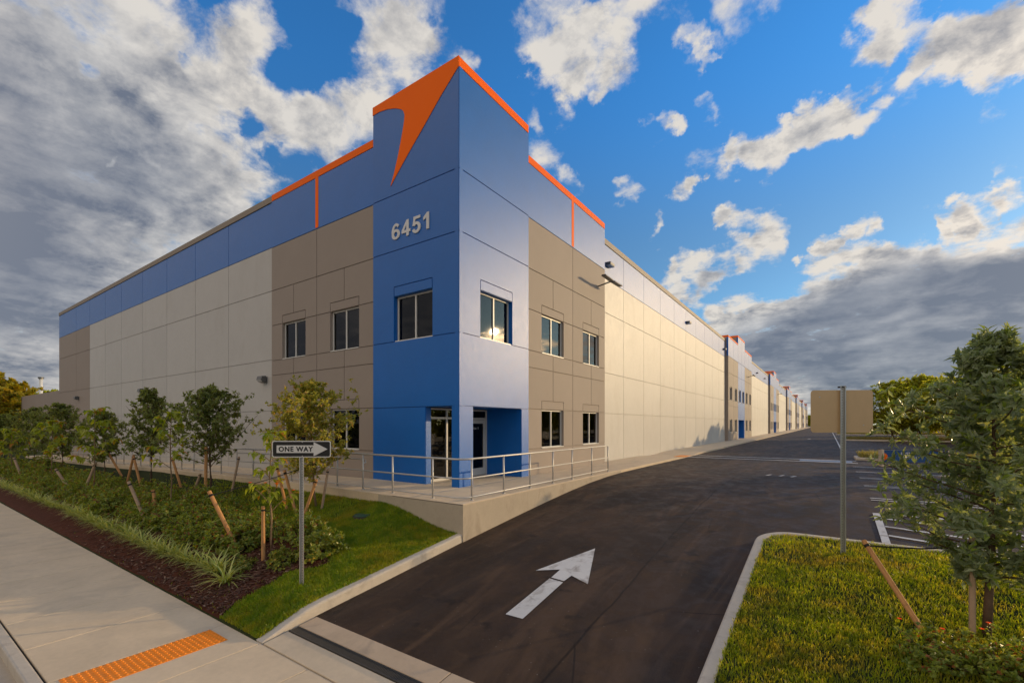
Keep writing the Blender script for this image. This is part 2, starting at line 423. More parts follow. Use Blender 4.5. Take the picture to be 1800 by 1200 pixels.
MULCH = mat('mulch', (0.075, 0.024, 0.012), 0.95, 0.15, var=0.9, vscale=14, bump=1.0, bscale=55)
SOIL = mat('lawn soil', (0.030, 0.038, 0.012), 0.95, 0.1, var=0.6, vscale=9, bump=1.0, bscale=40)
FARGROUND = mat('far grass', (0.055, 0.07, 0.025), 0.95, 0.1, var=0.5, vscale=0.4)
WOOD = mat('pine stake', (0.52, 0.26, 0.10), 0.75, 0.25, var=0.25, vscale=9, stain=(5, 0.5, (0.20, 0.10, 0.05)), stretch=(3, 3, 0.3))
WOODGREY = mat('weathered stake', (0.42, 0.29, 0.19), 0.8, 0.25, var=0.25, vscale=9, stain=(5, 0.5, (0.18, 0.13, 0.09)), stretch=(3, 3, 0.3))
STRAP = mat('black strap', (0.012, 0.012, 0.012), 0.6, 0.3)
BARK = mat('bark', (0.13, 0.085, 0.055), 0.9, 0.2, var=0.4, vscale=12, bump=0.8, bscale=50)
BARKL = mat('sapling bark', (0.25, 0.17, 0.10), 0.85, 0.2, var=0.3, vscale=12, bump=0.5, bscale=60)
GREYMETAL = mat('grey lamp housing', (0.12, 0.12, 0.12), 0.5, 0.5, metal=0.3, var=0.1)
LENS = mat('lamp lens', (0.50, 0.52, 0.54), 0.2, 0.6)
BLUEBOARD = mat('blue board', (0.015, 0.07, 0.22), 0.5, 0.4, var=0.08)
CREAM = mat('cream post', (0.60, 0.50, 0.38), 0.6, 0.3, var=0.08)
ROOFM = mat('grey roofing', (0.30, 0.30, 0.29), 0.9, 0.2, var=0.1)
GREENLID = mat('green plastic lid', (0.02, 0.06, 0.03), 0.5, 0.4, var=0.15)
L_SILVER = leafmat('silvery leaf', (0.155, 0.205, 0.115), (0.30, 0.345, 0.22), 0.42, 0.36, (0.20, 0.27, 0.04))
L_DARK = leafmat('dark oak leaf', (0.14, 0.19, 0.065), (0.28, 0.31, 0.10), 0.44, 0.36, (0.085, 0.055, 0.03))
L_GOLD_LIT = leafmat('sunlit golden green leaf', (0.20, 0.235, 0.035), (0.50, 0.44, 0.09), 0.42, 0.32, (0.45, 0.28, 0.09))  # golden sunlight on the front oak put into its leaf colour
L_BROAD = leafmat('broad sapling leaf', (0.17, 0.24, 0.02), (0.34, 0.36, 0.04), 0.52, 0.36, (0.42, 0.20, 0.03))
L_SHRUB = leafmat('shrub leaf', (0.11, 0.17, 0.028), (0.30, 0.33, 0.05), 0.42, 0.33, (0.24, 0.085, 0.03))
L_TUFT = leafmat('variegated strap leaf', (0.18, 0.26, 0.045), (0.60, 0.58, 0.20), 0.35, 0.45)
L_GRASS = leafmat('grass blade', (0.22, 0.30, 0.010), (0.50, 0.47, 0.02), 0.52, 0.45, (0.46, 0.33, 0.07), patch=(1.1, (0.34, 0.24, 0.035), (0.11, 0.165, 0.010)))
L_LAWN = leafmat('lawn blade', (0.13, 0.23, 0.010), (0.34, 0.38, 0.02), 0.5, 0.45, (0.36, 0.30, 0.06), patch=(0.9, (0.30, 0.25, 0.02), (0.11, 0.20, 0.010)))
L_FAR = leafmat('far foliage', (0.22, 0.27, 0.024), (0.46, 0.44, 0.05), 0.58, 0.5, (0.17, 0.13, 0.03))
L_AMBER_LIT = leafmat('amber lit foliage', (0.24, 0.24, 0.015), (0.46, 0.31, 0.02), 0.45, 0.55, (0.10, 0.12, 0.02))  # orange sunlight on the far left trees put into the leaf colour
L_HEDGE = leafmat('straw grass', (0.17, 0.16, 0.05), (0.34, 0.29, 0.11), 0.35, 0.6)
PETAL = leafmat('orange petal', (0.75, 0.10, 0.01), (0.85, 0.16, 0.01), 0.4, 0.5)


# ------------------------------------------------------------------ object helpers
def mkmesh(name, verts, faces, m, smooth=False):
    me = bpy.data.meshes.new(name)
    me.from_pydata([tuple(v) for v in verts], [], faces)
    me.materials.append(m)
    if smooth:
        me.polygons.foreach_set('use_smooth', [True] * len(me.polygons))
    me.update()
    return me


def link(name, me, parent=None, loc=None, kind=None, label=None):
    o = bpy.data.objects.new(name, me)
    COL.objects.link(o)
    if parent is not None:
        o.parent = parent
    if loc is not None:
        o.location = loc
    if kind:
        o['kind'] = kind
    if label:
        o['label'] = label
    return o


def thing(name, label, cat, loc=(0, 0, 0), rz=0.0, group=None):
    o = bpy.data.objects.new(name, None)
    o.empty_display_size = 0.2
    COL.objects.link(o)
    o.location = loc
    o.rotation_euler = (0, 0, rz)
    o['label'] = label
    o['category'] = cat
    if group:
        o['group'] = group
    return o


def tag(o, label, cat, group=None):
    o['label'] = label
    o['category'] = cat
    if group:
        o['group'] = group
    return o


class MB:
    """collects boxes, tubes and polygons into one mesh"""
    def __init__(s):
        s.v, s.f = [], []

    def box(s, x0, x1, y0, y1, z0, z1):
        b = len(s.v)
        s.v += [(x, y, z) for z in (z0, z1) for x, y in ((x0, y0), (x1, y0), (x1, y1), (x0, y1))]
        s.f += [(b, b + 3, b + 2, b + 1), (b + 4, b + 5, b + 6, b + 7), (b, b + 1, b + 5, b + 4), (b + 1, b + 2, b + 6, b + 5), (b + 2, b + 3, b + 7, b + 6), (b + 3, b, b + 4, b + 7)]
        return s

    def tube(s, pts, radii, n=8, cap=True):
        pts = [Vector(p) for p in pts]
        rings = []
        for i, p in enumerate(pts):
            a = pts[max(i - 1, 0)]
            c = pts[min(i + 1, len(pts) - 1)]
            t = (c - a).normalized()
            u = t.cross(Vector((0, 0, 1)))
            if u.length < 1e-3:
                u = t.cross(Vector((0, 1, 0)))
            u.normalize()
            w = u.cross(t)
            r = radii[i] if isinstance(radii, (list, tuple)) else radii
            rings.append(len(s.v))
            s.v += [tuple(p + (u * math.cos(2 * math.pi * k / n) + w * math.sin(2 * math.pi * k / n)) * r) for k in range(n)]
        for a, b in zip(rings, rings[1:]):
            for k in range(n):
                s.f.append((a + k, b + k, b + (k + 1) % n, a + (k + 1) % n))
        if cap:
            s.f.append(tuple(rings[0] + k for k in range(n)))
            s.f.append(tuple(rings[-1] + k for k in reversed(range(n))))
        return s

    def prism(s, poly, fn, d0, d1):
        """poly in (u,v), fn(u,v,d)->xyz ; closed prism between depths d0 and d1"""
        b = len(s.v)
        n = len(poly)
        s.v += [fn(u, v, d0) for u, v in poly] + [fn(u, v, d1) for u, v in poly]
        s.f.append(tuple(b + i for i in range(n)))
        s.f.append(tuple(b + n + i for i in reversed(range(n))))
        for i in range(n):
            j = (i + 1) % n
            s.f.append((b + i, b + n + i, b + n + j, b + j))
        return s

    def build(s, name, m, parent=None, loc=None, smooth=False, kind=None, label=None):
        return link(name, mkmesh(name, s.v, s.f, m, smooth), parent, loc, kind, label)


def bevel(o, w=0.01, seg=2):
    md = o.modifiers.new('bevel', 'BEVEL')
    md.width = w
    md.segments = seg
    md.limit_method = 'ANGLE'
    return o


def textmesh(name, body, m, height, width, extrude=0.004, bold=0.0, spacing=1.0):
    """lettering as mesh, scaled to exactly height x width, origin bottom left, in the local XZ plane facing -Y"""
    cu = bpy.data.curves.new(name, 'FONT')
    cu.body = body
    cu.size = 1.0
    cu.offset = bold
    cu.extrude = 0.02
    cu.space_character = spacing
    cu.resolution_u = 4
    to = bpy.data.objects.new('text_temporary', cu)
    COL.objects.link(to)
    dg = bpy.context.evaluated_depsgraph_get()
    me = bpy.data.meshes.new_from_object(to.evaluated_get(dg))
    bpy.data.objects.remove(to)
    co = np.array([v.co[:] for v in me.vertices])
    lo, hi = co.min(0), co.max(0)
    q = (co - lo) / (hi - lo)
    for v, c in zip(me.vertices, q):
        v.co = (c[0] * width, -c[2] * extrude, c[1] * height)
    me.materials.clear()
    me.materials.append(m)
    me.update()
    me.name = name
    return me


def interp(x, pts):
    if x <= pts[0][0]:
        return pts[0][1]
    for (a, b), (c, dd) in zip(pts, pts[1:]):
        if x <= c:
            return b + (dd - b) * (x - a) / (c - a)
    return pts[-1][1]


# ------------------------------------------------------------------ terrain levels (walkway at the corner is z = 0)
GP = [(-7.0, -1.47), (-2.2, -0.90), (0, -0.66), (2, -0.45), (3.5, -0.31), (5, -0.20), (6.5, -0.13), (8, -0.10), (15, -0.10), (300, 0.56), (900, 0.6)]
g = lambda y: interp(y, GP)
walk_right = lambda y: (0.0 if y < 15 else 0.0023 * (y - 15)) - 0.085 * max(0.0, 1 - max(0, abs(y - 19.6) - 0.9) / 1.8)
walk_front = lambda x: interp(x, [(-50, -0.80), (-30, -0.50), (-18, -0.20), (-4, 0.0), (3, 0.0)])
WX, WY = 2.07, -2.2               # outer edges of the raised walkway


def bed(x, y):
    """planting bed and lawn in front of the building"""
    lo = -1.60 if y < -6.951 else -1.462
    left_top = min(-0.25, walk_front(x) - 0.16)
    t = max(0.0, min(1.0, (y + 6.95) / 4.75))
    zl = lo + (left_top - lo) * (t ** 0.92)
    zr = g(y) + 0.165 * min(1, max(0.06, (y + 6.95) / 0.9)) - (0.15 if y < -6.951 else 0)
    k = max(0.0, min(1.0, (x + 0.9) / 2.8))
    k = k * k * (3 - 2 * k)
    return zl + (zr - zl) * k


def island(x, y):
    m = max(0.0, min(1.0, (x - 8.2) / 1.2)) * max(0.0, min(1.0, (0.95 - y) / 1.2))
    return g(y) + 0.13 + 0.05 * m


def sheet(name, xs, ys, zf, m, kind='structure', label=None):
    vs_ = [(x, y, zf(x, y)) for y in ys for x in xs]
    nx = len(xs)
    fs = [(j * nx + i, j * nx + i + 1, (j + 1) * nx + i + 1, (j + 1) * nx + i) for j in range(len(ys) - 1) for i in range(nx - 1)]
    o = link(name, mkmesh(name, vs_, fs, m, True), None, None, kind)
    if label:
        o['label'] = label
    return o


ysg = [-2500, -400, -60, -20, -12, -9.35] + list(np.arange(-9, 8.01, 0.5)) + [10, 15, 40, 100, 200, 300, 500, 1000, 3000]
sheet('ground', [-3000, -600, -150, -60, -20, 0, 3, 10, 30, 80, 200, 600, 3000], ysg, lambda x, y: g(y) - 0.22, FARGROUND)
ysa = sorted(set([-6.05] + list(np.arange(-6, 9.01, 0.25)) + list(np.arange(10, 40, 2)) + [50, 80, 120, 160, 200, 250, 300, 330]))
sheet('driveway', list(np.arange(2.0, 40, 1.0)) + [45, 50, 56], ysa, lambda x, y: g(y) + 0.006 * math.sin(x * 0.9 + y * 0.5) * (1 if y > -5 else 0), ASPH)

# street, gutter and street kerb at the lower left
sheet('street', [-200, -60, -20, 0, 10, 30, 120], [-60, -20, -9.8], lambda x, y: -1.66 + 0.01 * (-9.8 - y), ASPH)
MB().box(-90, 1.9, -9.83, -9.29, -1.9, -1.63).build('gutter', CONC2, kind='structure')
MB().box(8.3, 60, -9.83, -9.29, -1.9, -1.63).build('gutter', CONC2, kind='structure')

# sidewalk of separate slabs
sw = bpy.data.objects.new('sidewalk', None)
COL.objects.link(sw)
sw['kind'] = 'structure'


def slab(x0, x1, y0, y1, m, z=-1.47, g2=0.007, parent=None, name='slab', zf=None):
    b = MB()
    c = 0.008
    zt = lambda x, y: (zf(x, y) if zf else z)
    ring = lambda e, dz: [(x, y, zt(x, y) + dz) for x, y in ((x0 + e, y0 + e), (x1 - e, y0 + e), (x1 - e, y1 - e), (x0 + e, y1 - e))]
    b.v = ring(g2 + c, 0) + ring(g2, -c) + ring(g2, -0.12)
    b.f = [(0, 1, 2, 3)]
    for k in (0, 4):
        for i in range(4):
            j = (i + 1) % 4
            b.f.append((k + j, k + i, k + 4 + i, k + 4 + j))
    return b.build(name, m, parent)


jx = [1.46]
xx = 0.82 - 0.01
edges = [2.03, 0.84]
while edges[-1] > -46:
    edges.append(edges[-1] - 1.52)
for a, b_ in zip(edges[1:], edges):
    slab(a, b_, -9.12, -6.95, CONC, parent=sw)
for a, b_ in ((2.03, 3.35), (3.35, 5.7), (5.7, 8.1), (8.1, 9.8), (9.8, 11.6), (11.6, 13.4), (13.4, 15.2)):
    slab(a, b_, -9.12, -6.95, CONC, parent=sw)
MB().box(-47, 15.3, -9.12, -6.95, -1.8, -1.50).build('bedding', IRON, sw)
# sidewalk kerb along the street, dropping at the driveway mouth
kb = MB()
kx = [-90, -1.2, 0.4, 1.9]
for a, b_ in ((-90, 1.85), (8.3, 60)):
    kb.box(a, b_, -9.29, -9.135, -1.9, -1.468)
bevel(kb.build('street_kerb', KERB, kind='structure'), 0.03, 3)

# concrete apron with the trench drain
for a, b_ in ((2.09, 5.2), (5.2, 8.0)):
    slab(a, b_, -6.95, -6.545, CONC, parent=sw, zf=lambda x, y: g(y) + 0.004)
    slab(a, b_, -6.375, -6.04, APRON, parent=sw, zf=lambda x, y: g(y) + 0.006)
MB().box(2.03, 8.1, -6.95, -6.0, -1.9, -1.56).build('bedding', IRON, sw)
dr = thing('trench_drain', 'long narrow iron trench drain grate across the driveway mouth', 'drain', (2.1, -6.46, g(-6.46)))
tb = MB()
tb.box(0, 5.9, -0.085, 0.085, -0.10, -0.075)
tb.build('trench', IRON, dr)
fr = MB()
for yy in (-0.085, 0.065):
    fr.box(0, 5.9, yy, yy + 0.02, -0.09, 0.008)
fr.build('frame', IRON, dr)
bar = mkmesh('bar', *(lambda q: (q.v, q.f))(MB().box(0, 0.017, -0.065, 0.065, -0.03, 0.004)), IRON)
for i in range(196):
    link('bar', bar, dr, (0.01 + i * 0.030, 0, 0))

# tactile paving
tp = thing('tactile_paving', 'orange strip of domed tactile paving on the sidewalk beside the driveway', 'tactile paving', (0.87, -9.02, -1.47))
MB().box(0, 0.62, 0, 1.82, -0.02, 0.006).build('plate', TACT, tp)
dm = MB()
for i in range(8):
    for j in range(24):
        cx, cy = 0.039 + i * 0.0775, 0.038 + j * 0.0758
        b0 = len(dm.v)
        for rr, hz in ((0.020, 0.006), (0.012, 0.021)):
            dm.v += [(cx + rr * math.cos(k * math.pi / 3), cy + rr * math.sin(k * math.pi / 3), hz) for k in range(6)]
        dm.f.append(tuple(b0 + 6 + k for k in range(6)))
        dm.f += [(b0 + k, b0 + (k + 1) % 6, b0 + 6 + (k + 1) % 6, b0 + 6 + k) for k in range(6)]
dm.build('domes', TACT, tp, kind='stuff')

tp2 = tag(MB().box(1.35, 2.0, 18.7, 20.4, -0.12, -0.060).build('tactile_paving', TACT), 'distant orange tactile patch at the kerb ramp beside the beige wall', 'tactile paving')

# ------------------------------------------------------------------ walkway and retaining wall
ysw = [WY] + list(np.arange(-2, 16, 1.0)) + list(np.arange(16, 24, 0.4)) + list(np.arange(24, 300, 6.0)) + [302]
wv, wf = [], []
for y in ysw:
    wv += [(-0.5, y, walk_right(y)), (WX, y, walk_right(y)), (WX, y, g(y) - 0.25)]
for i in range(len(ysw) - 1):
    a = 3 * i
    wf += [(a, a + 1, a + 4, a + 3), (a + 1, a + 2, a + 5, a + 4)]
wf += [(0, 2, 1)]
walkway = link('walkway', mkmesh('walkway', wv, wf, CONC), kind='structure')
xsf = [WX - 0.002] + list(np.arange(1, -48, -1.0)) + [-48]
fv, ff = [], []
for x in xsf:
    fv += [(x, 0.4, walk_front(x) + 0.002), (x, WY, walk_front(x) + 0.002), (x, WY, -1.5)]
for i in range(len(xsf) - 1):
    a = 3 * i
    ff += [(a + 3, a + 4, a + 1, a), (a + 4, a + 5, a + 2, a + 1)]
link('front_walkway', mkmesh('front_walkway', fv, ff, CONC), kind='structure')
# visible concrete retaining wall faces, 8 mm proud of the walkway body
rw = thing('retaining_wall', 'concrete retaining wall wedge under the railing at the walkway corner', 'retaining wall')
rv = []
ysr = [WY - 0.008, -1, 0, 1, 2, 3, 4, 5, 6, 7, 8.0]
for y in ysr:
    rv += [(WX + 0.008, y, -0.012), (WX + 0.008, y, g(y) - 0.2)]
rf = [(2 * i, 2 * i + 1, 2 * i + 3, 2 * i + 2) for i in range(len(ysr) - 1)]
link('side_face', mkmesh('side_face', rv, rf, CONC2), rw)
xsr = [WX + 0.008, 0.5, -1.05]
rv = []
for x in xsr:
    rv += [(x, WY - 0.008, -0.012), (x, WY - 0.008, -1.5)]
link('front_face', mkmesh('front_face', rv, [(0, 2, 3, 1), (2, 4, 5, 3)], CONC2), rw)
# raised concrete walkway joints are cut as shallow dark strips of real depth: separate slabs on the corner landing
for (x0, x1, y0, y1) in ((0.03, WX - 0.03, -2.16, -0.03), (-1.9, 0.03, -2.16, -0.03), (-4.0, -1.9, -2.16, -0.03)):
    slab(x0, x1, y0, y1, CONC, z=0.012, g2=0.004, parent=walkway)
for k in range(9):
    slab(0.03, WX - 0.03, -0.03 + k * 1.8, 1.77 + k * 1.8, CONC, z=0.012, g2=0.004, parent=walkway)
slab(-1.6, 0.03, -0.03, 1.7, CONC, z=0.012, g2=0.004, parent=walkway)
slab(-1.6, 0.03, 1.7, 3.39, CONC, z=0.012, g2=0.004, parent=walkway)
for k in range(24):
    xa = -4.0 - k * 1.8
    slab(xa - 1.8, xa, -2.16, -0.03 + (0.14 if xa < -11 else 0), CONC, g2=0.004, parent=walkway, zf=lambda x, y: walk_front(x) + 0.012)

# ------------------------------------------------------------------ kerbs beside the driveway
def kerb_path(name, path, w=0.17, topf=None, botf=None):
    """kerb swept along plan path; path points (x,y), inner normal to the left; rounded top edges"""
    v, f = [], []
    n = len(path)
    for i, (x, y) in enumerate(path):
        ax, ay = path[max(i - 1, 0)]
        bx, by = path[min(i + 1, n - 1)]
        t = Vector((bx - ax, by - ay)).normalized()
        nn = Vector((-t.y, t.x))
        zt, zb = topf(x, y), botf(x, y)
        h = max(zt - zb, 0.01)
        c = min(0.035, h * 0.4)
        prof = [(0, zb - 0.2), (0.012, zb), (0.02, zt - c), (0.02 + c * 0.4, zt - c * 0.3), (0.02 + c, zt), (w - 0.015, zt), (w, zt - 0.015), (w, zb - 0.2)]
        v += [(x + nn.x * o_, y + nn.y * o_, z_) for o_, z_ in prof]
    k = 8
    for i in range(n - 1):
        for j in range(k - 1):
            f.append((i * k + j, (i + 1) * k + j, (i + 1) * k + j + 1, i * k + j + 1))
    f.append(tuple(range(k)))
    f.append(tuple(reversed(range((n - 1) * k, n * k))))
    return link(name, mkmesh(name, v, f, KERB), kind='structure')


kl = [(WX, y) for y in np.arange(-6.95, -2.19, 0.25)]
kerb_path('kerb', kl, 0.21, lambda x, y: g(y) + 0.19 * max(0.03, min(1, (y + 6.95) / 0.85)), lambda x, y: g(y))
arc = [(8.02 + 0.75 - 0.75 * math.cos(a), 0.35 + 0.75 * math.sin(a)) for a in np.linspace(0, math.pi / 2, 9)]
kr = [(8.02, y) for y in np.arange(-6.95, 0.3, 0.35)] + arc + [(x, 1.10) for x in (9.5, 11, 13, 16, 20, 26)]
kr = kr[::-1]
kerb_path('kerb', kr, 0.20, lambda x, y: g(y) + 0.145 * max(0.03, min(1, (y + 6.95) / 0.95)), lambda x, y: g(y))

# ------------------------------------------------------------------ lawn, mulch bed, island
mulch_edge = lambda x: interp(x, [(-60, -3.9), (-12, -3.95), (-7, -4.1), (-2.5, -4.25), (-0.6, -4.5), (0.3, -4.75), (0.75, -4.95), (0.8, -5.0)]) + 0.10 * math.sin(x * 2.3) + 0.06 * math.sin(x * 5.1)
mulch_right = lambda y: interp(y, [(-6.95, 0.52), (-6.2, 0.38), (-5.5, 0.34), (-5.1, 0.62), (-4.9, 0.75), (-4.7, 0.45)]) + 0.05 * math.sin(y * 7)


def is_mulch(x, y):
    return y < mulch_edge(x) and x < mulch_right(y)


xb = [-70, -60, -50, -40, -34, -28, -24, -20] + list(np.arange(-17, 1.9, 0.35)) + [1.90]
yb = [-6.953] + list(np.arange(-6.95, -2.2, 0.25)) + [-2.2]
sheet('lawn', xb, yb, lambda x, y: bed(x, y) + 0.012 * math.sin(3 * x + 2 * y), SOIL)
mv, mf, idx = [], [], {}
xm = [-70, -55, -45, -36, -30, -26, -22, -18, -15] + list(np.arange(-13, 0.9, 0.12))
ym = list(np.arange(-6.94, -3.7, 0.12))
for i in range(len(xm) - 1):
    for j in range(len(ym) - 1):
        cx, cy = (xm[i] + xm[i + 1]) / 2, (ym[j] + ym[j + 1]) / 2
        if is_mulch(cx, cy):
            q = []
            for a, b_ in ((i, j), (i + 1, j), (i + 1, j + 1), (i, j + 1)):
                if (a, b_) not in idx:
                    idx[(a, b_)] = len(mv)
                    x, y = xm[a], ym[b_]
                    mv.append((x, y, bed(x, y) + (0.045 + R.uniform(-0.018, 0.018)) * min(1, (y + 6.96) / 0.2)))
                q.append(idx[(a, b_)])
            mf.append(tuple(q))
link('mulch_bed', mkmesh('mulch_bed', mv, mf, MULCH), kind='structure')
xi = list(np.arange(8.15, 14.01, 0.3)) + [15, 18, 22, 28]
yi = list(np.arange(-6.95, 0.7, 0.25)) + [0.80, 0.95]


def isl_clip(x, y):
    return island(x, y)


iv = []
sheet('island_lawn', [8.75] + [x for x in xi if x > 8.8], yi, isl_clip, SOIL)
sheet('island_lawn', list(np.arange(8.18, 8.76, 0.19)) + [8.75], [y for y in yi if y < 0.3] + [0.3], isl_clip, SOIL)

# mulch chips lying on the bed
mc = MB()
for _ in range(7000):
    x = -0.2 - abs(R.gauss(0, 4.5)) if R.random() < 0.75 else R.uniform(-0.6, 0.7)
    y = R.uniform(-6.93, -5.2) if R.random() < .8 else R.uniform(-5.2, -4.2)
    if not is_mulch(x, y):
        continue
    z = bed(x, y) + 0.055 + R.uniform(-0.01, 0.02)
    a, l_, w_ = R.uniform(0, 6.28), R.uniform(0.02, 0.06), R.uniform(0.006, 0.014)
    u = Vector((math.cos(a), math.sin(a), R.uniform(-0.3, 0.3))) * l_
    n_ = Vector((-math.sin(a), math.cos(a), R.uniform(-0.5, 0.5))) * w_
    pz = Vector((x, y, z))
    b0 = len(mc.v)
    mc.v += [tuple(pz - u - n_), tuple(pz + u - n_), tuple(pz + u + n_), tuple(pz - u + n_)]
    mc.f.append((b0, b0 + 1, b0 + 2, b0 + 3))
MCH = leafmat('mulch chip', (0.055, 0.020, 0.011), (0.15, 0.065, 0.035), 0.0, 0.9, (0.26, 0.17, 0.11))
o = mc.build('mulch_chips', MCH, kind='stuff')
o['label'] = 'loose red brown bark chips covering the planting bed'


# grass blades
def blades(name, pts, h0, h1, w, m, seed, label):
    rg = np.random.default_rng(seed)
    P = np.array(pts)
    n = len(P)
    a = rg.uniform(0, 2 * np.pi, n)
    h = rg.uniform(h0, h1, n) * (0.75 + 0.5 * rg.random(n))
    lean = rg.uniform(0.1, 0.9, n) * h
    la = rg.uniform(0, 2 * np.pi, n)
    dx, dy = np.cos(a) * w / 2, np.sin(a) * w / 2
    lx, ly = np.cos(la) * lean, np.sin(la) * lean
    V = np.zeros((n, 5, 3))
    V[:, 0] = P + np.stack([-dx, -dy, -0.01 * np.ones(n)], 1)
    V[:, 1] = P + np.stack([dx, dy, -0.01 * np.ones(n)], 1)
    V[:, 2] = P + np.stack([dx * .8 + lx * .4, dy * .8 + ly * .4, h * .6], 1)
    V[:, 3] = P + np.stack([-dx * .8 + lx * .4, -dy * .8 + ly * .4, h * .6], 1)
    V[:, 4] = P + np.stack([lx, ly, h * .95], 1)
    me = bpy.data.meshes.new(name)
    me.vertices.add(5 * n)
    me.vertices.foreach_set('co', V.reshape(-1))
    base = np.arange(n)[:, None] * 5
    loops = np.concatenate([base + np.array([[0, 1, 2, 3]]), base + np.array([[3, 2, 4]])], 1).reshape(-1)
    me.loops.add(7 * n)
    me.loops.foreach_set('vertex_index', loops)
    me.polygons.add(2 * n)
    st = (np.arange(n)[:, None] * 7 + np.array([[0, 4]])).reshape(-1)
    me.polygons.foreach_set('loop_start', st)
    me.polygons.foreach_set('loop_total', np.tile([4, 3], n))
    me.materials.append(m)
    me.update()
    me.validate()
    o = link(name, me, kind='stuff')
    o['label'] = label
    return o


pts = []
while len(pts) < 120000:
    x, y = R.uniform(8.2, 15.0), R.uniform(-6.9, 0.95)
    if x < 8.85 and y > 0.3 and (x - 8.77) ** 2 + (y - 0.35) ** 2 > 0.52 ** 2:
        continue
    d_ = math.hypot(x - 9.3, y + 10.5)
    if R.random() < min(1, (6.0 / d_) ** 1.2) * (0.55 + 0.45 * math.sin(x * 2.1 + math.sin(y * 1.7)) * math.sin(y * 2.7 + x)) + 0.25:
        pts.append((x, y, island(x, y)))
blades('island_grass', pts, 0.030, 0.075, 0.011, L_GRASS, 1, 'sunlit green turf on the island right of the driveway')
pts = []
while len(pts) < 95000:
    x = 1.9 - abs(R.gauss(0, 5.0)) if R.random() < 0.6 else R.uniform(-1.2, 1.9)
    y = R.uniform(-6.93, -2.22)
    if x < -30 or is_mulch(x, y) and not (R.random() < 0.012):
        continue
    pts.append((x, y, bed(x, y)))
blades('lawn_grass', pts, 0.035, 0.09, 0.014, L_LAWN, 2, 'green lawn on the slope below the walkway')

# ------------------------------------------------------------------ road markings
def flat(name, poly, m, lift=0.010, label=None, parent=None):
    v = [(x, y, g(y) + lift) for x, y in poly]
    o = link(name, mkmesh(name, v, [tuple(range(len(v)))], m), parent, None, None)
    return o


ar = thing('arrow_marking', 'white painted arrow pointing up the driveway', 'road marking')
flat('stem', [(4.97, -4.49), (5.30, -4.48), (5.26, -3.05), (4.95, -3.02)], ROADPAINT, parent=ar)
flat('head', [(4.96, -2.97), (5.25, -3.00), (5.27, -2.73), (5.70, -2.92), (5.09, -1.26), (4.52, -2.83), (4.94, -2.58)], ROADPAINT, parent=ar)


def stripe(x0, y0, x1, y1, w, name, lab=None, m=ROADPAINT, group=None, lift=0.010):
    t = Vector((x1 - x0, y1 - y0))
    L = t.length
    t.normalize()
    n = Vector((-t.y, t.x)) * w / 2
    k = max(1, int(L / 0.5))
    v = []
    for i in range(k + 1):
        x, y = x0 + t.x * L * i / k, y0 + t.y * L * i / k
        for s in (1, -1):
            v.append((x + n.x * s, y + n.y * s, g(y + n.y * s) + lift + 0.006))
    f = [(2 * i, 2 * i + 1, 2 * i + 3, 2 * i + 2) for i in range(k)]
    o = link(name, mkmesh(name, v, f, m))
    if lab:
        tag(o, lab, 'road marking', group)
    return o


hz_ = thing('hatched_marking', 'white hatched no parking marking just beyond the grass island', 'road marking')
for args in ((10.3, 1.25, 10.3, 3.95, 0.14), (10.38, 3.93, 15.6, 3.93, 0.10), (10.38, 3.45, 15.6, 2.6, 0.10), (10.38, 2.75, 15.6, 1.6, 0.10), (10.38, 2.05, 13.5, 1.3, 0.10), (10.38, 1.35, 12.3, 1.22, 0.10)):
    o = stripe(*args, 'stripe')
    o.parent = hz_
for i in range(5):
    y = 5.6 + i * 2.75
    s = thing('stall_line', '', 'road marking', group='parking stall lines')
    s['label'] = 'white double parking stall line, ' + ['nearest the hatched marking', 'second past the hatched marking', 'third past the hatched marking', 'fourth past the hatched marking', 'closest to the low blue board'][i]
    for a in (stripe(10.3, y, 15.5, y, 0.08, 'line'), stripe(10.3, y + 0.30, 15.5, y + 0.30, 0.08, 'line')):
        a.parent = s
sh = None
for i in range(26):
    y = 30.0 + i * 2.75
    if sh is None:
        sh = stripe(10.3, y, 15.5, y, 0.12, 'stall_line', 'far white stall line in the parking row beyond the low hedge', group='far parking stall lines')
    else:
        stripe(10.3, y, 15.5, y, 0.12, 'stall_line', 'far white stall line in the parking row beyond the low hedge', group='far parking stall lines')
stripe(10.2, 30, 10.2, 150, 0.11, 'edge_line', 'long thin white line along the far parking row')
cw = thing('crosswalk_marking', 'pale crosswalk lines crossing the driveway from the distant orange tactile patch', 'road marking')
for yy, ww in ((19.2, 0.30), (20.9, 0.30)):
    o = stripe(2.1, yy, 10.6, yy, ww, 'line')
    o.parent = cw
o = stripe(8.0, 20.05, 10.4, 20.05, 1.2, 'blue_patch', m=BLUEPAINT)
o.parent = cw
for i, (x, y) in enumerate(((7.3, 10.2), (7.75, 10.2), (8.15, 10.1), (7.2, 62.0))):
    stripe(x, y, x + 0.12, y + (0.45 if i < 3 else 1.4), 0.10 if i < 3 else 0.3, 'paint_dash', ['short white paint dash on the driveway, leftmost of three', 'short white paint dash on the driveway, middle of three', 'short white paint dash on the driveway, rightmost of three', 'lone white paint dash far along the driveway'][i])

# ------------------------------------------------------------------ warehouse building
bld = thing('warehouse', 'long blue, beige and taupe warehouse with an orange trimmed corner tower numbered 6451', 'warehouse', (0, 0, 0))


def facade(axis, off):
    if axis == 'R':
        return lambda u, z, dd: (off - dd, u, z)
    return lambda u, z, dd: (u, off + dd, z)


G_, GD = 0.015, 0.03


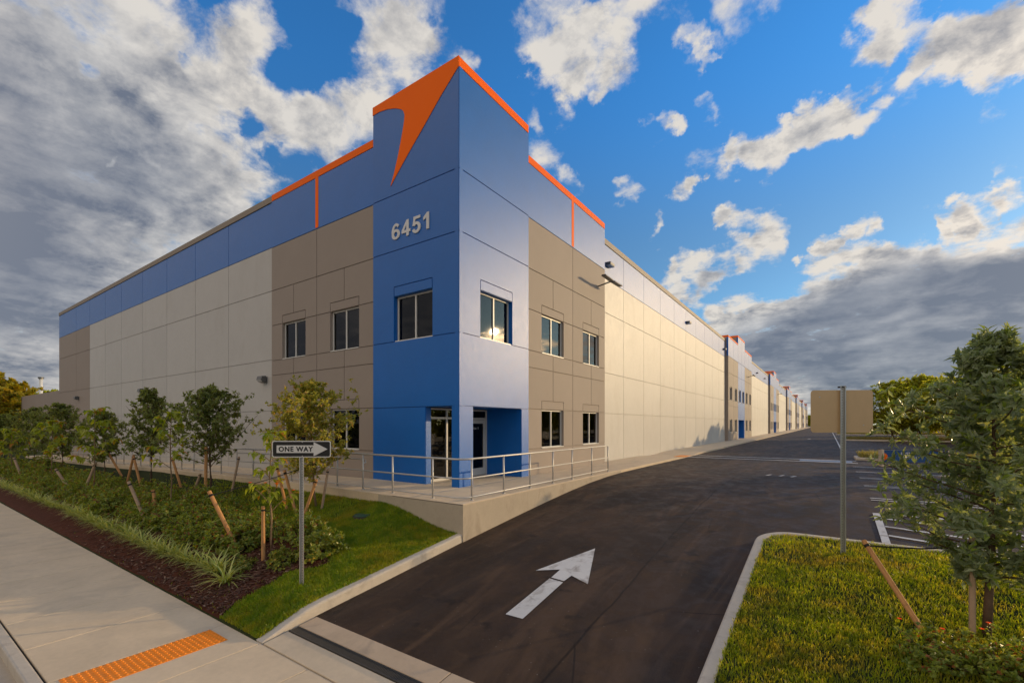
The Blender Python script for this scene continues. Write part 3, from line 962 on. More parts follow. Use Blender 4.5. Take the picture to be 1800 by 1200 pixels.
def panel_geo(b, fn, poly, thick=0.18):
    """rectilinear ccw polygon in (u,z): raised face with a recessed lip (half a joint) all round"""
    n = len(poly)

    def inset(e):
        out = []
        for i in range(n):
            p0, p1, p2 = poly[i - 1], poly[i], poly[(i + 1) % n]
            ox = oy = 0.0
            seen = set()
            for a, c in ((p0, p1), (p1, p2)):
                du, dz = c[0] - a[0], c[1] - a[1]
                l_ = math.hypot(du, dz)
                nn = (round(-dz / l_), round(du / l_))
                if nn not in seen:
                    seen.add(nn)
                    ox += nn[0] * e
                    oy += nn[1] * e
            out.append((p1[0] + ox, p1[1] + oy))
        return out
    a, c = inset(G_), inset(0.0006)
    s = len(b.v)
    b.v += [fn(u, z, 0) for u, z in a] + [fn(u, z, GD) for u, z in a] + [fn(u, z, GD) for u, z in c] + [fn(u, z, thick) for u, z in c]
    b.f.append(tuple(s + i for i in range(n)))
    for k in range(3):
        for i in range(n):
            j = (i + 1) % n
            b.f.append((s + k * n + i, s + (k + 1) * n + i, s + (k + 1) * n + j, s + k * n + j))
    b.f.append(tuple(s + 3 * n + i for i in reversed(range(n))))


def panel(fn, poly, m, name='wall_panel', thick=0.18, parent=None):
    b = MB()
    panel_geo(b, fn, poly, thick)
    return b.build(name, m, parent or bld)


rect = lambda u0, u1, z0, z1: [(u0, z0), (u1, z0), (u1, z1), (u0, z1)]
notch_bottom = lambda u0, u1, z0, z1, a, b_, h: [(u0, z0), (a, z0), (a, h), (b_, h), (b_, z0), (u1, z0), (u1, z1), (u0, z1)]


def window_geo(fn, u0, u1, z0, z1, d0=0.10, rooms=True, fr_=0.055):
    f = MB()
    pr = lambda a, b_, c, e, da, db: f.prism(rect(a, b_, c, e), fn, da, db)
    um = (u0 + u1) / 2
    pr(u0, u1, z0, z0 + fr_, d0, d0 + 0.07)
    pr(u0, u1, z1 - fr_, z1, d0, d0 + 0.07)
    pr(u0, u0 + fr_, z0 + fr_, z1 - fr_, d0, d0 + 0.07)
    pr(u1 - fr_, u1, z0 + fr_, z1 - fr_, d0, d0 + 0.07)
    pr(um - fr_ / 2, um + fr_ / 2, z0 + fr_, z1 - fr_, d0 - 0.004, d0 + 0.07)
    panes = []
    for a, b_ in ((u0 + fr_, um - fr_ / 2), (um + fr_ / 2, u1 - fr_)):
        q = MB()
        q.prism(rect(a, b_, z0 + fr_, z1 - fr_), fn, d0 + 0.035, d0 + 0.041)
        panes.append(q)
    sill = MB().prism(rect(u0, u1, z0 - 0.0, z0 + 0.035), fn, -0.015, d0)
    return f, panes, sill


def window(fn, u0, u1, z0, z1, parent=None):
    f, panes, sill = window_geo(fn, u0, u1, z0, z1)
    w = f.build('window', WHITE, parent or bld)
    for q in panes:
        q.build('pane', GLASS, w)
    sill.build('sill', WHITE, w)
    return w


HZ = dict(sill=1.0, lt=2.54, j1=4.12, ub=4.77, ut=6.33, j2=7.88, j3=9.80)
HD = 0.34
ZB = -0.30


def office_half(fn, u0, u1, w0, w1, m, top, mtop, low=True, split=True, trim=None):
    """one half-bay of an office front: window with bracket joints above, upper and lower"""
    c = (w0 + w1) / 2
    H = HZ
    panel(fn, rect(u0, u1, ZB, H['sill']), m)
    for (zb, zt, zj) in ((H['sill'], H['lt'], H['j1']), (H['ub'], H['ut'], H['j2'])):
        panel(fn, rect(u0, w0, zb, zt), m)
        panel(fn, rect(w1, u1, zb, zt), m)
        panel(fn, rect(w0, w1, zt, zt + HD), m, 'header_panel')
        panel(fn, [(u0, zt), (w0, zt), (w0, zt + HD), (c, zt + HD), (c, zj), (u0, zj)], m)
        panel(fn, [(c, zt + HD), (w1, zt + HD), (w1, zt), (u1, zt), (u1, zj), (c, zj)], m)
        window(fn, w0 + 0.012, w1 - 0.012, zb, zt)
    panel(fn, rect(u0, c, H['j1'], H['ub']), m)
    panel(fn, rect(c, u1, H['j1'], H['ub']), m)
    panel(fn, rect(u0, u1, H['j2'], H['j3']), m)
    panel(fn, rect(u0, u1, H['j3'], top), mtop)


FL = facade('L', 0.0)
FR = facade('R', 0.0)
# corner bay, shaded front
TP = 11.86
office_half(FL, -11.06, -7.57, -10.15, -8.38, TAUPE, TP, BLUE)
office_half(FL, -7.57, -4.0, -6.65, -4.88, TAUPE, TP, BLUE)
panel(FL, rect(-11.06, -4.0, TP, 12.16), ORANGE, 'parapet_trim')
FLp = facade('L', -0.006)
panel(FLp, rect(-7.68, -7.44, 9.83, TP + 0.02), ORANGE, 'trim_strip')
# corner bay, sunlit side
office_half(FR, 3.88, 7.6, 4.93, 6.74, TAUPE, TP, BLUE)
office_half(FR, 7.6, 11.15, 8.62, 10.40, TAUPE, TP, BLUE)
panel(FR, rect(3.88, 11.15, TP, 12.16), ORANGE, 'parapet_trim')
FRp = facade('R', 0.006)
panel(FRp, rect(7.48, 7.72, 9.83, TP + 0.02), ORANGE, 'trim_strip')
# tower, shaded face
T2 = 2.52
FLt, FRt = facade('L', -0.05), facade('R', 0.05)
panel(FLt, rect(-4.02, -1.39, ZB, T2), BLUE, thick=0.24)
panel(FLt, rect(-0.25, 0.05, ZB, T2), BLUE, 'column_panel', thick=0.04)
panel(FLt, rect(-4.02, 0.05, T2, 4.77), BLUE)
panel(FLt, notch_bottom(-4.02, 0.05, 4.77, 7.88, -2.9, -1.09, 6.31 + 0.33), BLUE)
panel(FLt, rect(-2.9, -1.09, 6.31, 6.64), BLUE, 'header_panel')
window(facade('L', 0.0), -2.888, -1.102, 4.77, 6.31)
panel(FLt, rect(-4.02, 0.05, 7.88, 9.80), BLUE)
panel(FLt, rect(-4.02, 0.05, 9.80, 13.21), BLUE)
# tower, sunlit face
panel(FRt, rect(-0.05, 0.63, ZB, T2), BLUE, 'column_panel', thick=0.30)
panel(FRt, rect(3.40, 3.90, ZB, T2), BLUE, 'column_panel', thick=0.30)
panel(FRt, rect(-0.05, 3.90, T2, 4.77), BLUE)
panel(FRt, notch_bottom(-0.05, 3.90, 4.77, 7.88, 1.0, 2.80, 6.64), BLUE)
panel(FRt, rect(1.0, 2.80, 6.31, 6.64), BLUE, 'header_panel')
window(facade('R', 0.0), 1.012, 2.788, 4.77, 6.31)
panel(FRt, rect(-0.05, 3.90, 7.88, 9.80), BLUE)
panel(FRt, rect(-0.05, 3.90, 9.80, 12.90), BLUE)
panel(FRt, rect(-0.05, 3.90, 12.90, 13.21), ORANGE, 'parapet_trim')
# rear and inner sides of the tower box above the parapet
tb = MB()
tb.box(-4.02, -3.84, 0.14, 3.72, 9.9, 13.205)
tb.box(-4.02, -0.14, 3.72, 3.90, 9.9, 13.204)
tb.build('parapet_back', BLUE, bld)
# painted swoosh, a thin raised field on the shaded tower face
SW = [(-4.02, 13.215), (-4.02, 12.93), (-3.64, 12.93), (-3.2, 12.85), (-2.8, 12.72), (-2.53, 12.58), (-2.42, 12.47), (-2.37, 12.33), (-2.39, 12.12), (-2.49, 11.73), (-2.69, 11.07), (-2.9, 10.51), (-3.07, 10.14),
      (-2.45, 10.73), (-1.97, 11.16), (-1.40, 11.66), (-0.76, 12.24), (0.05, 12.90), (0.05, 13.215)]
MB().prism(SW, lambda u, z, dd: (u, -0.05 + dd, z), -0.014, 0.02).build('swoosh_panel', ORANGE, bld)
def arcband(cx, cy, ro, ri, a0, a1, n=18):
    """elliptical band from angle a0 to a1, as a polygon"""
    A = [rad(a0 + (a1 - a0) * i / n) for i in range(n + 1)]
    return [(cx + ro[0] * math.cos(t), cy + ro[1] * math.sin(t)) for t in A] + [(cx + ri[0] * math.cos(t), cy + ri[1] * math.sin(t)) for t in reversed(A)]


DIGITS = {
    '6': [arcband(.34, .32, (.34, .32), (.145, .16), -180, 180, 30), arcband(.36, .47, (.36, .53), (.165, .37), 188, 42)],
    '4': [[(.38, 0), (.57, 0), (.57, 1), (.40, 1), (.38, .97)], [(0, .22), (.70, .22), (.70, .385), (0, .385)], [(0, .385), (.19, .385), (.385, .70), (.385, .975)]],
    '5': [[(.11, .83), (.64, .83), (.64, 1), (.12, 1)], [(.035, .46), (.215, .50), (.26, .83), (.115, .83)], arcband(.33, .32, (.34, .345), (.145, .175), 150, -160, 26)],
    '1': [[(.27, 0), (.47, 0), (.47, 1), (.31, 1), (.27, .80)], [(.05, .76), (.05, .58), (.28, .70), (.30, .98)]],
}
nx = -2.99
num = None
for ch, adv in (('6', .50), ('4', .50), ('5', .50), ('1', .40)):
    b = MB()
    for i, poly in enumerate(DIGITS[ch]):
        ar_ = sum(p0[0] * p1[1] - p1[0] * p0[1] for p0, p1 in zip(poly, poly[1:] + poly[:1]))
        if ar_ < 0:
            poly = poly[::-1]
        b.prism([(nx + u * 0.60, 8.24 + v * 0.54) for u, v in poly], lambda u, z, dd: (u, -0.05 + dd, z), -0.030 - 0.001 * i, 0.0)
    b.build('address_digit', SILVER, bld)
    nx += adv
# entry recess: soffit, side wall, storefront with door
MB().box(-1.62, -0.01, 0.0, 3.42, T2 + 0.004, T2 + 0.1).build('soffit', BLUE, bld)
MB().box(-1.64, -0.02, 3.41, 3.55, ZB, T2 + 0.002).build('recess_wall', BLUE, bld)
MB().box(-1.60, -1.392, -0.03, 0.20, ZB, T2 + 0.001).build('recess_jamb', BLUE, bld)
sf = MB()
X0 = -1.60
for (y0, y1, z0, z1) in ((0.20, 0.26, 0.02, 2.50), (1.12, 1.19, 0.02, 2.50), (2.12, 2.20, 0.02, 2.50), (3.34, 3.405, 0.02, 2.50), (0.26, 3.34, 2.44, 2.50), (0.26, 3.34, 2.13, 2.20), (0.26, 2.12, 0.02, 0.11)):
    dx = 0.0 if y1 - y0 < 0.2 else 0.003
    sf.box(X0 - 0.04 + dx, X0 + 0.04 - dx, y0, y1, z0, z1)
sfo = sf.build('storefront_frame', WHITE, bld)
for (y0, y1, z0, z1) in ((0.26, 1.12, 0.11, 2.13), (1.19, 2.12, 0.11, 2.13), (0.26, 1.12, 2.20, 2.44), (1.19, 2.12, 2.20, 2.44), (2.20, 3.34, 2.20, 2.44)):
    MB().box(X0 - 0.006, X0 + 0.006, y0, y1, z0, z1).build('pane', GLASS, sfo)
dr_ = MB()
for (y0, y1, z0, z1) in ((2.21, 2.33, 0.03, 2.12), (3.20, 3.33, 0.03, 2.12), (2.33, 3.20, 1.98, 2.12), (2.33, 3.20, 0.03, 0.30)):
    dr_.box(X0 - 0.025, X0 + 0.025, y0, y1, z0, z1)
door = dr_.build('door', WHITE, bld)
MB().box(X0 - 0.006, X0 + 0.006, 2.33, 3.20, 0.30, 1.98).build('pane', GLASS, door)
MB().tube([(X0 + 0.025, 2.40, 0.95), (X0 + 0.075, 2.40, 0.95), (X0 + 0.075, 2.40, 1.25), (X0 + 0.025, 2.40, 1.25)], 0.012).build('handle', GALV, door)
lt = link('lettering', textmesh('lettering', 'Suite 1', SILVER, 0.10, 0.46, 0.004), door, (X0 + 0.010, 2.44, 1.76))
lt.rotation_euler = (0, 0, rad(90))
# rooms behind the corner windows
rm = MB()
for (x0, x1, y0, y1, z0, z1) in ((-15.0, -0.35, 7.4, 7.5, 2.81, 6.74), (-15.0, -0.3, 0.32, 7.4, 2.74, 2.8), (-5.8, -0.3, 7.5, 11, 2.735, 2.795), (-5.9, -5.8, 7.51, 11.0, 2.8, 6.74),
                                 (-15.0, -0.3, 0.32, 7.45, 6.75, 6.85), (-5.8, -0.3, 7.46, 11, 6.755, 6.855), (-15.1, -15.0, 0.35, 7.4, 2.8, 6.9), (-5.8, -0.3, 11.0, 11.05, 0, 6.9),
                                 (-10.9, -5.0, 4.9, 5.0, 0, 2.74), (-5.9, -5.8, 5.0, 11.0, 0, 2.74), (-10.9, -4.5, 0.25, 5, -0.05, 0.0), (-5.8, -0.35, 3.8, 11, -0.05, 0.0), (-5.0, -1.7, 0.25, 3.7, -0.05, 0.004), (-5.0, -4.9, 0.25, 3.7, 0.01, 2.74)):
    rm.box(x0, x1, y0, y1, z0, z1)
rm.build('interior', DARK, bld)
for x, y in ((-7.2, 4.6), (-14.1, 5.6), (-3.4, 9.2)):
    MB().box(x - 0.3, x + 0.3, y - 0.15, y + 0.15, 6.62, 6.68).build('ceiling_lamp', LAMP, bld)
# furniture glimpses in the lobby
MB().box(-3.6, -2.6, 0.5, 1.6, 0.70, 0.74).build('lobby_table', CREAM, bld)

# --- shaded front wall of the warehouse
YL = 0.12
FW = facade('L', YL)
cols = [-48.93, -43.23, -39.26, -35.32, -31.65, -27.46, -23.41, -19.37, -15.44, -11.07]
rows = [-1.2, 2.55, 4.85, 7.95, 9.90]
for a, b_ in zip(cols, cols[1:]):
    m = TAUPE if b_ <= -39.2 else BEIGE
    for z0, z1 in zip(rows, rows[1:]):
        panel(FW, rect(a, b_, z0, z1), m)
    panel(FW, rect(a, b_, 9.90, 11.92), BLUE)
panel(facade('L', YL - 0.03), rect(-48.93, -11.07, 11.92, 12.22), DTAUPE, 'parapet_trim')
# --- low wing at the far left
FLW = facade('L', 0.30)
for a, b_ in ((-54.0, -48.94), (-60.5, -54.0), (-67.0, -60.5)):
    panel(FLW, rect(a, b_, -1.2, 2.5), TAUPE, 'wing_panel')
    panel(FLW, rect(a, b_, 2.5, 5.15), TAUPE, 'wing_panel')
MB().box(-67.0, -66.8, 0.30, 60, -1.2, 5.14).build('wing_end', TAUPE, bld)

# --- sunlit side: warehouse bays and office fronts
XW = -0.35
FS = facade('R', XW)
PER, BAY0, BAYW = 46.2, 46.1, 19.4
zr = lambda y: 0.0023 * max(0, y - 15)
wrows = [ZB, 2.53, 4.68, 7.86, 9.68]


def seg(ya, yb_, single):
    n = 10 if single else 8
    us = np.linspace(ya, yb_, n + 1)
    rz_ = 0.0
    bb, bl, bc = MB(), MB(), MB()
    for a, c in zip(us, us[1:]):
        for z0, z1 in zip(wrows, wrows[1:]):
            if single:
                panel(FS, rect(a, c, z0, z1), BEIGE)
            else:
                panel_geo(bb, FS, rect(a, c, z0, z1))
        if single:
            panel(FS, rect(a, c, 9.68, 11.44), BLUE)
        else:
            panel_geo(bl, FS, rect(a, c, 9.68, 11.44))
    panel(facade('R', XW + 0.03), rect(ya, yb_, 11.44, 11.76), DTAUPE, 'parapet_trim')
    if not single:
        bb.build('wall_panels', BEIGE, bld, kind='stuff')
        bl.build('band_panels', BLUE, bld, kind='stuff')


seg(11.15, BAY0, True)
wn_mesh = {}


def office_front(k):
    y0 = BAY0 + PER * k
    single = (k == 0)
    c4 = [0, 3.45, 6.9, 9.7, 12.5, 15.95, 19.4]
    accs = {}

    def pn(poly, m, name='wall_panel'):
        if single:
            panel(FR, poly, m, name)
        else:
            accs.setdefault(m.name, (MB(), m))
            panel_geo(accs[m.name][0], FR, poly)
    wins = []
    for i in range(6):
        u0, u1 = y0 + c4[i], y0 + c4[i + 1]
        tower = i in (2, 3)
        m = BLUE if tower else TAUPE
        cc = (u0 + u1) / 2
        w0, w1 = cc - 0.85, cc + 0.85
        if not tower:
            pn(rect(u0, u1, ZB, 1.0), m)
            pn(notch_bottom(u0, u1, 1.0, 4.12, w0, w1, 2.54), m)
            wins.append((w0, w1, 1.0, 2.54))
        pn(notch_bottom(u0, u1, 4.77, 7.88, w0, w1, 6.33), m)
        wins.append((w0, w1, 4.77, 6.33))
        if not tower:
            pn(rect(u0, u1, 4.12, 4.77), m)
        pn(rect(u0, u1, 7.88, 9.80), m)
        pn(rect(u0, u1, 9.80, 13.0 if tower else 11.95), BLUE)
    # tower base round the entry
    a, b_ = y0 + 6.9, y0 + 12.5
    pn([(a, ZB), (a + 0.5, ZB), (a + 0.5, T2), (a, T2)], BLUE)
    pn([(b_ - 0.5, ZB), (b_, ZB), (b_, T2), (b_ - 0.5, T2)], BLUE)
    pn(rect(a, b_, T2, 4.77), BLUE)
    pn(rect(a, b_, 13.0, 13.21), ORANGE, 'parapet_trim')
    pn(rect(y0, a, 11.95, 12.16), ORANGE, 'parapet_trim')
    pn(rect(b_, y0 + BAYW, 11.95, 12.16), ORANGE, 'parapet_trim')
    for nme, (b, m) in accs.items():
        b.build('office_panels', m, bld, kind='stuff')
    if single:
        for (w0, w1, z0, z1) in wins:
            window(FR, w0 + 0.01, w1 - 0.01, z0, z1)
    else:
        f = MB()
        gl = MB()
        for (w0, w1, z0, z1) in wins:
            ff_, panes, sill = window_geo(FR, w0 + 0.01, w1 - 0.01, z0, z1)
            wf_ = ff_.build('window', WHITE, bld)
            for q in panes:
                q.build('pane', GLASS, wf_)
    # dark room behind, blue entry recess
    q = MB().box(-1.4, -1.3, y0 + 0.2, y0 + BAYW - 0.2, 0, 9)
    q.build('interior', DARK, bld)
    e = MB().box(-1.2, -1.1, a + 0.4, b_ - 0.4, ZB, T2)
    e.box(-1.1, -0.02, b_ - 0.51, b_ - 0.45, ZB, T2)
    e.box(-1.1, -0.02, a + 0.45, a + 0.51, ZB, T2)
    e.build('entry_recess', BLUE, bld)
    # returns where the office front stands proud of the wall, parapet steps
    rt = MB()
    rt.box(XW - 0.2, -0.19, y0 + 0.004, y0 + 0.18, ZB, 9.80)
    rt.box(XW - 0.2, -0.19, y0 + BAYW - 0.18, y0 + BAYW - 0.004, ZB, 9.80)
    rt.build('return_wall', TAUPE, bld)
    rb = MB()
    for (ya, yb_) in ((y0 + 0.004, y0 + 0.18), (y0 + BAYW - 0.18, y0 + BAYW - 0.004)):
        rb.box(-1.9, -0.19, ya, yb_, 9.801, 11.94)
    for (ya, yb_) in ((a + 0.004, a + 0.18), (b_ - 0.18, b_ - 0.004)):
        rb.box(-1.9, -0.19, ya, yb_, 9.801, 12.99)
    rb.build('parapet_return', TAUPE, bld)
    ro = MB()
    for (ya, yb_) in ((y0, y0 + 0.18), (y0 + BAYW - 0.18, y0 + BAYW)):
        ro.box(-1.905, -0.19, ya, yb_, 11.942, 12.157)
    for (ya, yb_) in ((a, a + 0.18), (b_ - 0.18, b_)):
        ro.box(-1.905, -0.19, ya, yb_, 12.992, 13.207)
    ro.build('parapet_trim', ORANGE, bld)


for k in range(6):
    office_front(k)
    if k < 5:
        seg(BAY0 + PER * k + BAYW, BAY0 + PER * (k + 1), False)
# end return of the corner bay (hidden side), roof and rear walls so the block is closed
YE = BAY0 + PER * 5 + BAYW
q = MB()
q.box(-0.6, -0.19, 10.97, 11.146, ZB, 12.155)
q.build('return_wall', TAUPE, bld)
q = MB()
q.box(-11.05, -10.87, 0.19, 0.9, ZB, 12.155)
q.build('return_wall', TAUPE, bld)
MB().box(-48.7, -0.56, 0.32, YE - 0.02, 10.7, 10.9).build('roof', ROOFM, bld)
q = MB().box(-48.92, -48.72, 0.31, YE, -1.2, 11.9)
q.box(-48.7, -0.5, YE - 0.2, YE - 0.003, ZB, 11.9)
q.build('rear_wall', BEIGE, bld)

# ------------------------------------------------------------------ lights on the walls
def wallpack(x, z, label):
    t = thing('wall_light', label, 'wall light', (x, YL, z), group='wall lights on the shaded front')
    b = MB().prism([(-0.06, 0.16), (-0.26, 0.14), (-0.30, -0.02), (-0.22, -0.12), (-0.06, -0.16)], lambda u, v, dd: (dd, u, v), -0.22, 0.22)
    bevel(b.build('housing', GREYMETAL, t), 0.02, 2)
    MB().box(-0.17, 0.17, -0.06, 0.0, -0.12, 0.12).build('mount', GREYMETAL, t)
    MB().prism([(-0.225, -0.128), (-0.305, -0.03), (-0.30, -0.025), (-0.21, -0.125)], lambda u, v, dd: (dd, u, v), -0.18, 0.18).build('lens', LENS, t)


wallpack(-11.85, 4.0, 'grey wall light on the beige panel next to the taupe office section')
wallpack(-27.3, 4.12, 'grey wall light halfway along the beige front above the dark trees')
wallpack(-42.5, 4.17, 'grey wall light on the far taupe end panel of the front')


def arm_light(y, z, label):
    t = thing('area_light', label, 'area light', (0.0, y, z), group='area lights on the sunlit side')
    MB().tube([(0, 0, 0), (0.55, 0, 0.10), (0.75, 0, 0.12)], 0.035).build('arm', GREYMETAL, t)
    for s in (-1, 1):
        b = MB().prism([(-0.12, -0.03), (0.12, -0.03), (0.10, 0.04), (-0.10, 0.04)], lambda u, v, dd: (0.75 + u, dd * s, 0.12 + v + 0.02 * dd), 0.08, 1.05)
        bevel(b.build('lamp_head', GREYMETAL, t), 0.015, 2)


arm_light(10.3, 8.75, 'two headed area light at the end of the corner office front')
arm_light(BAY0 + 15.9, 8.75, 'two headed area light on the second office front')
arm_light(BAY0 + PER + 15.9, 8.75, 'tiny two headed area light on the third office front')
for y, lab in ((12.3, 'small dark fixture high on the wall beside the corner office front'), (29.0, 'small dark oval fixture halfway along the high pale band'), (45.2, 'small dark fixture just before the second office front'), (74.0, 'small dark fixture on the pale band past the second office front'), (85.0, 'small dark fixture on the pale band before the third office front')):
    t = thing('band_fixture', lab, 'wall light', (XW, y, 10.42), group='fixtures on the high pale band')
    bevel(MB().box(0, 0.30, -0.30, 0.30, -0.06, 0.10).build('housing', GREYMETAL, t), 0.03, 2)
    MB().box(0.02, 0.28, -0.27, 0.27, -0.075, -0.061).build('lens', LENS, t)

# ------------------------------------------------------------------ railing
rl = thing('railing', 'grey metal railing with three rails round the raised walkway corner', 'railing')
RX, RY = 1.86, -1.96
side_posts = [-1.62, -0.23, 1.14, 2.55, 3.92, 5.55, 7.12]
front_posts = [0.82, -0.74, -2.05, -3.32, -4.62] + [-4.62 - 1.33 * i for i in range(1, 25)]
pm = MB().tube([(0, 0, -0.03), (0, 0, 1.05)], 0.024, 10)
pme = mkmesh('post', pm.v, pm.f, RAILM, True)
ft = mkmesh('foot', *(lambda q: (q.v, q.f))(MB().tube([(0, 0, 0.0), (0, 0, 0.022)], 0.05, 12)), RAILM, True)
for y in side_posts:
    o = link('post', pme, rl, (RX, y, 0.01))
    link('foot', ft, o)
for x in front_posts:
    o = link('post', pme, rl, (x, RY, walk_front(x) + 0.01))
    link('foot', ft, o)
for nm_, h, r in (('top_rail', 1.07, 0.026), ('middle_rail', 0.58, 0.02), ('bottom_rail', 0.10, 0.02)):
    path = [(RX, 7.12, h), (RX, -1.70, h), (RX - 0.08, -1.88, h), (RX - 0.26, RY, h), (0.82, RY, h), (-4, RY, h)] + [(x, RY, walk_front(x) + h) for x in (-10, -18, -30, -36.5)]
    MB().tube(path, r, 10).build(nm_, RAILM, rl, smooth=True)
MB().tube([(RX, 7.12, 1.08), (RX, 7.125, 0.0)], 0.026, 10).build('end_post', RAILM, rl, smooth=True)
hr = [(-2.05, RY + 0.02, 0.80), (-2.05, RY + 0.09, 0.80), (-2.05, RY + 0.09, 0.88), (-2.2, RY + 0.09, 0.90)] + [(x, RY + 0.09, walk_front(x) + 0.90) for x in (-4, -10, -18, -30, -36)]
MB().tube(hr, 0.019, 8).build('handrail', RAILM, rl, smooth=True)

# ------------------------------------------------------------------ signs
def channel_post(parent, h, m=GALV, w=0.085, holes=True):
    """perforated U-channel post"""
    prof = [(-w / 2, 0.0), (-w / 2 + 0.018, 0.0), (-w / 4, 0.030), (w / 4, 0.030), (w / 2 - 0.018, 0.0), (w / 2, 0.0), (w / 2, 0.006), (w / 2 - 0.014, 0.006), (w / 4 + 0.004, 0.037), (-w / 4 - 0.004, 0.037), (-w / 2 + 0.014, 0.006), (-w / 2, 0.006)]
    b = MB().prism(prof, lambda u, v, dd: (u, v, dd), -0.3, h)
    o = b.build('post', m, parent)
    if holes:
        hb = MB()
        k = int(h / 0.0508)
        for i in range(k):
            z = 0.05 + i * 0.0508
            hb.tube([(0, 0.0285, z), (0, 0.0302, z)], 0.007, 6)
        hb.build('post_hole', BLACK, parent, kind='stuff')
    return o


def rrect(w, h, r, n=5):
    out = []
    for cx, cz, a0 in ((w / 2 - r, -h / 2 + r, -90), (w / 2 - r, h / 2 - r, 0), (-w / 2 + r, h / 2 - r, 90), (-w / 2 + r, -h / 2 + r, 180)):
        for i in range(n + 1):
            a = rad(a0 + 90 * i / n)
            out.append((cx + r * math.cos(a), cz + r * math.sin(a)))
    return out


sx, sy = 1.07, -5.72
sz = bed(sx, sy)
sg = thing('one_way_sign', 'black and white ONE WAY arrow sign on a galvanised post in the lawn', 'road sign', (sx, sy, sz), rad(34.75))
channel_post(sg, 2.76)
XZ = lambda u, v, dd: (u, dd, v)
zc = 1.475 - sz
sgm = lambda poly, z0=zc: [(u + 0.0, v + z0) for u, v in poly]
MB().prism(sgm(rrect(1.12, 0.315, 0.04)), XZ, -0.005, -0.001).build('panel', SIGNW, sg)
MB().prism(sgm(rrect(1.085, 0.28, 0.03)), XZ, -0.0075, -0.005).build('black_field', BLACK, sg)
aw = [(-0.47, -0.072), (0.235, -0.072), (0.235, -0.135), (0.50, 0.0), (0.235, 0.135), (0.235, 0.072), (-0.47, 0.072)]
MB().prism(sgm(aw), XZ, -0.010, -0.0075).build('arrow', SIGNW, sg)
link('lettering', textmesh('lettering', 'ONE WAY', BLACK, 0.098, 0.655, 0.0025, bold=0.034, spacing=1.14), sg, (-0.43, -0.0102, zc - 0.049))
for zz in (0.135, -0.135):
    MB().tube([(0.02, -0.012, zc + zz), (0.02, -0.004, zc + zz)], 0.011, 10).build('bolt', GALV, sg)

bx, by = 9.55, 0.0
bz = island(bx, by)
s2 = thing('sign_back', 'blank tan back of a rectangular road sign on a galvanised post in the island', 'road sign', (bx, by, bz), rad(34.75 - 4))
channel_post(s2, 3.16, w=0.10)
MB().prism([(u, v + 2.19 - bz) for u, v in rrect(1.12, 0.80, 0.06)], XZ, 0.046, 0.050).build('panel', SIGNBACK, s2)
for u, zz in ((0, 3.14), (-0.40, 2.46 - bz), (0.39, 1.93 - bz)):
    MB().tube([(u, 0.040, zz), (u, 0.047, zz)], 0.012, 10).build('bolt', GALV, s2)
MB().box(-0.075, 0.075, 0.030, 0.045, 3.12, 3.15).build('bracket', IRON, s2)

# low blue board by the far parking row
bb = thing('board', 'low blue board with white lettering on a cream post among the parking stalls', 'board', (11.4, 18.2, g(18.2)), rad(12))
MB().box(0.10, 2.6, 0, 0.10, 0.22, 0.78).build('panel', BLUEBOARD, bb)
MB().box(0.0, 0.09, -0.35, 0.14, 0.0, 0.82).build('post', CREAM, bb)
MB().box(2.61, 2.7, -0.05, 0.14, 0.0, 0.82).build('post', CREAM, bb)
MB().box(-0.02, 2.72, -0.05, 0.14, 0.821, 0.85).build('cap', BLACK, bb)
MB().prism([(0.20 + 0.13 * math.cos(a), 0.46 + 0.17 * math.sin(a)) for a in np.linspace(0, 2 * math.pi, 14)[:-1]], XZ, -0.008, 0.0).build('orange_mark', ORANGE, bb)
link('lettering', textmesh('lettering', 'IMMI', SIGNW, 0.14, 0.55, 0.004), bb, (0.85, -0.003, 0.56))
link('lettering', textmesh('lettering', 'OSTAL', SIGNW, 0.14, 0.72, 0.004), bb, (0.80, -0.003, 0.36))

# green irrigation lid in the lawn
lid = thing('valve_lid', 'round green plastic valve lid sunk in the lawn near the walkway', 'lid', (-0.65, -3.05, bed(-0.65, -3.05) + 0.05))
MB().tube([(0, 0, -0.08), (0, 0, 0.0), (0, 0, 0.02)], [0.21, 0.21, 0.19], 20).build('cover', GREENLID, lid)
MB().tube([(0, 0, -0.1), (0, 0, -0.012)], 0.235, 20).build('rim', IRON, lid)


# ------------------------------------------------------------------ plants
def leaf_into(b, p, dirv, up, L, Wd, fold=0.25, curl=0.15):
    dirv = dirv.normalized()
    s = dirv.cross(up)
    if s.length < 1e-3:
        s = dirv.cross(Vector((1, 0, 0)))
    s.normalize()
    n = s.cross(dirv)
    m = p + dirv * L * 0.5 - n * L * curl * 0.2
    t = p + dirv * L - n * L * curl
    l_ = p + dirv * L * 0.48 + s * Wd / 2 + n * Wd * fold
    r_ = p + dirv * L * 0.48 - s * Wd / 2 + n * Wd * fold
    i = len(b.v)
    b.v += [tuple(p), tuple(l_), tuple(r_), tuple(t), tuple(m)]
    b.f += [(i, i + 2, i + 4), (i, i + 4, i + 1), (i + 4, i + 2, i + 3), (i + 1, i + 4, i + 3)]


def rvec(rg):
    while True:
        v = Vector((rg.uniform(-1, 1), rg.uniform(-1, 1), rg.uniform(-1, 1)))
        if 0.05 < v.length < 1:
            return v.normalized()


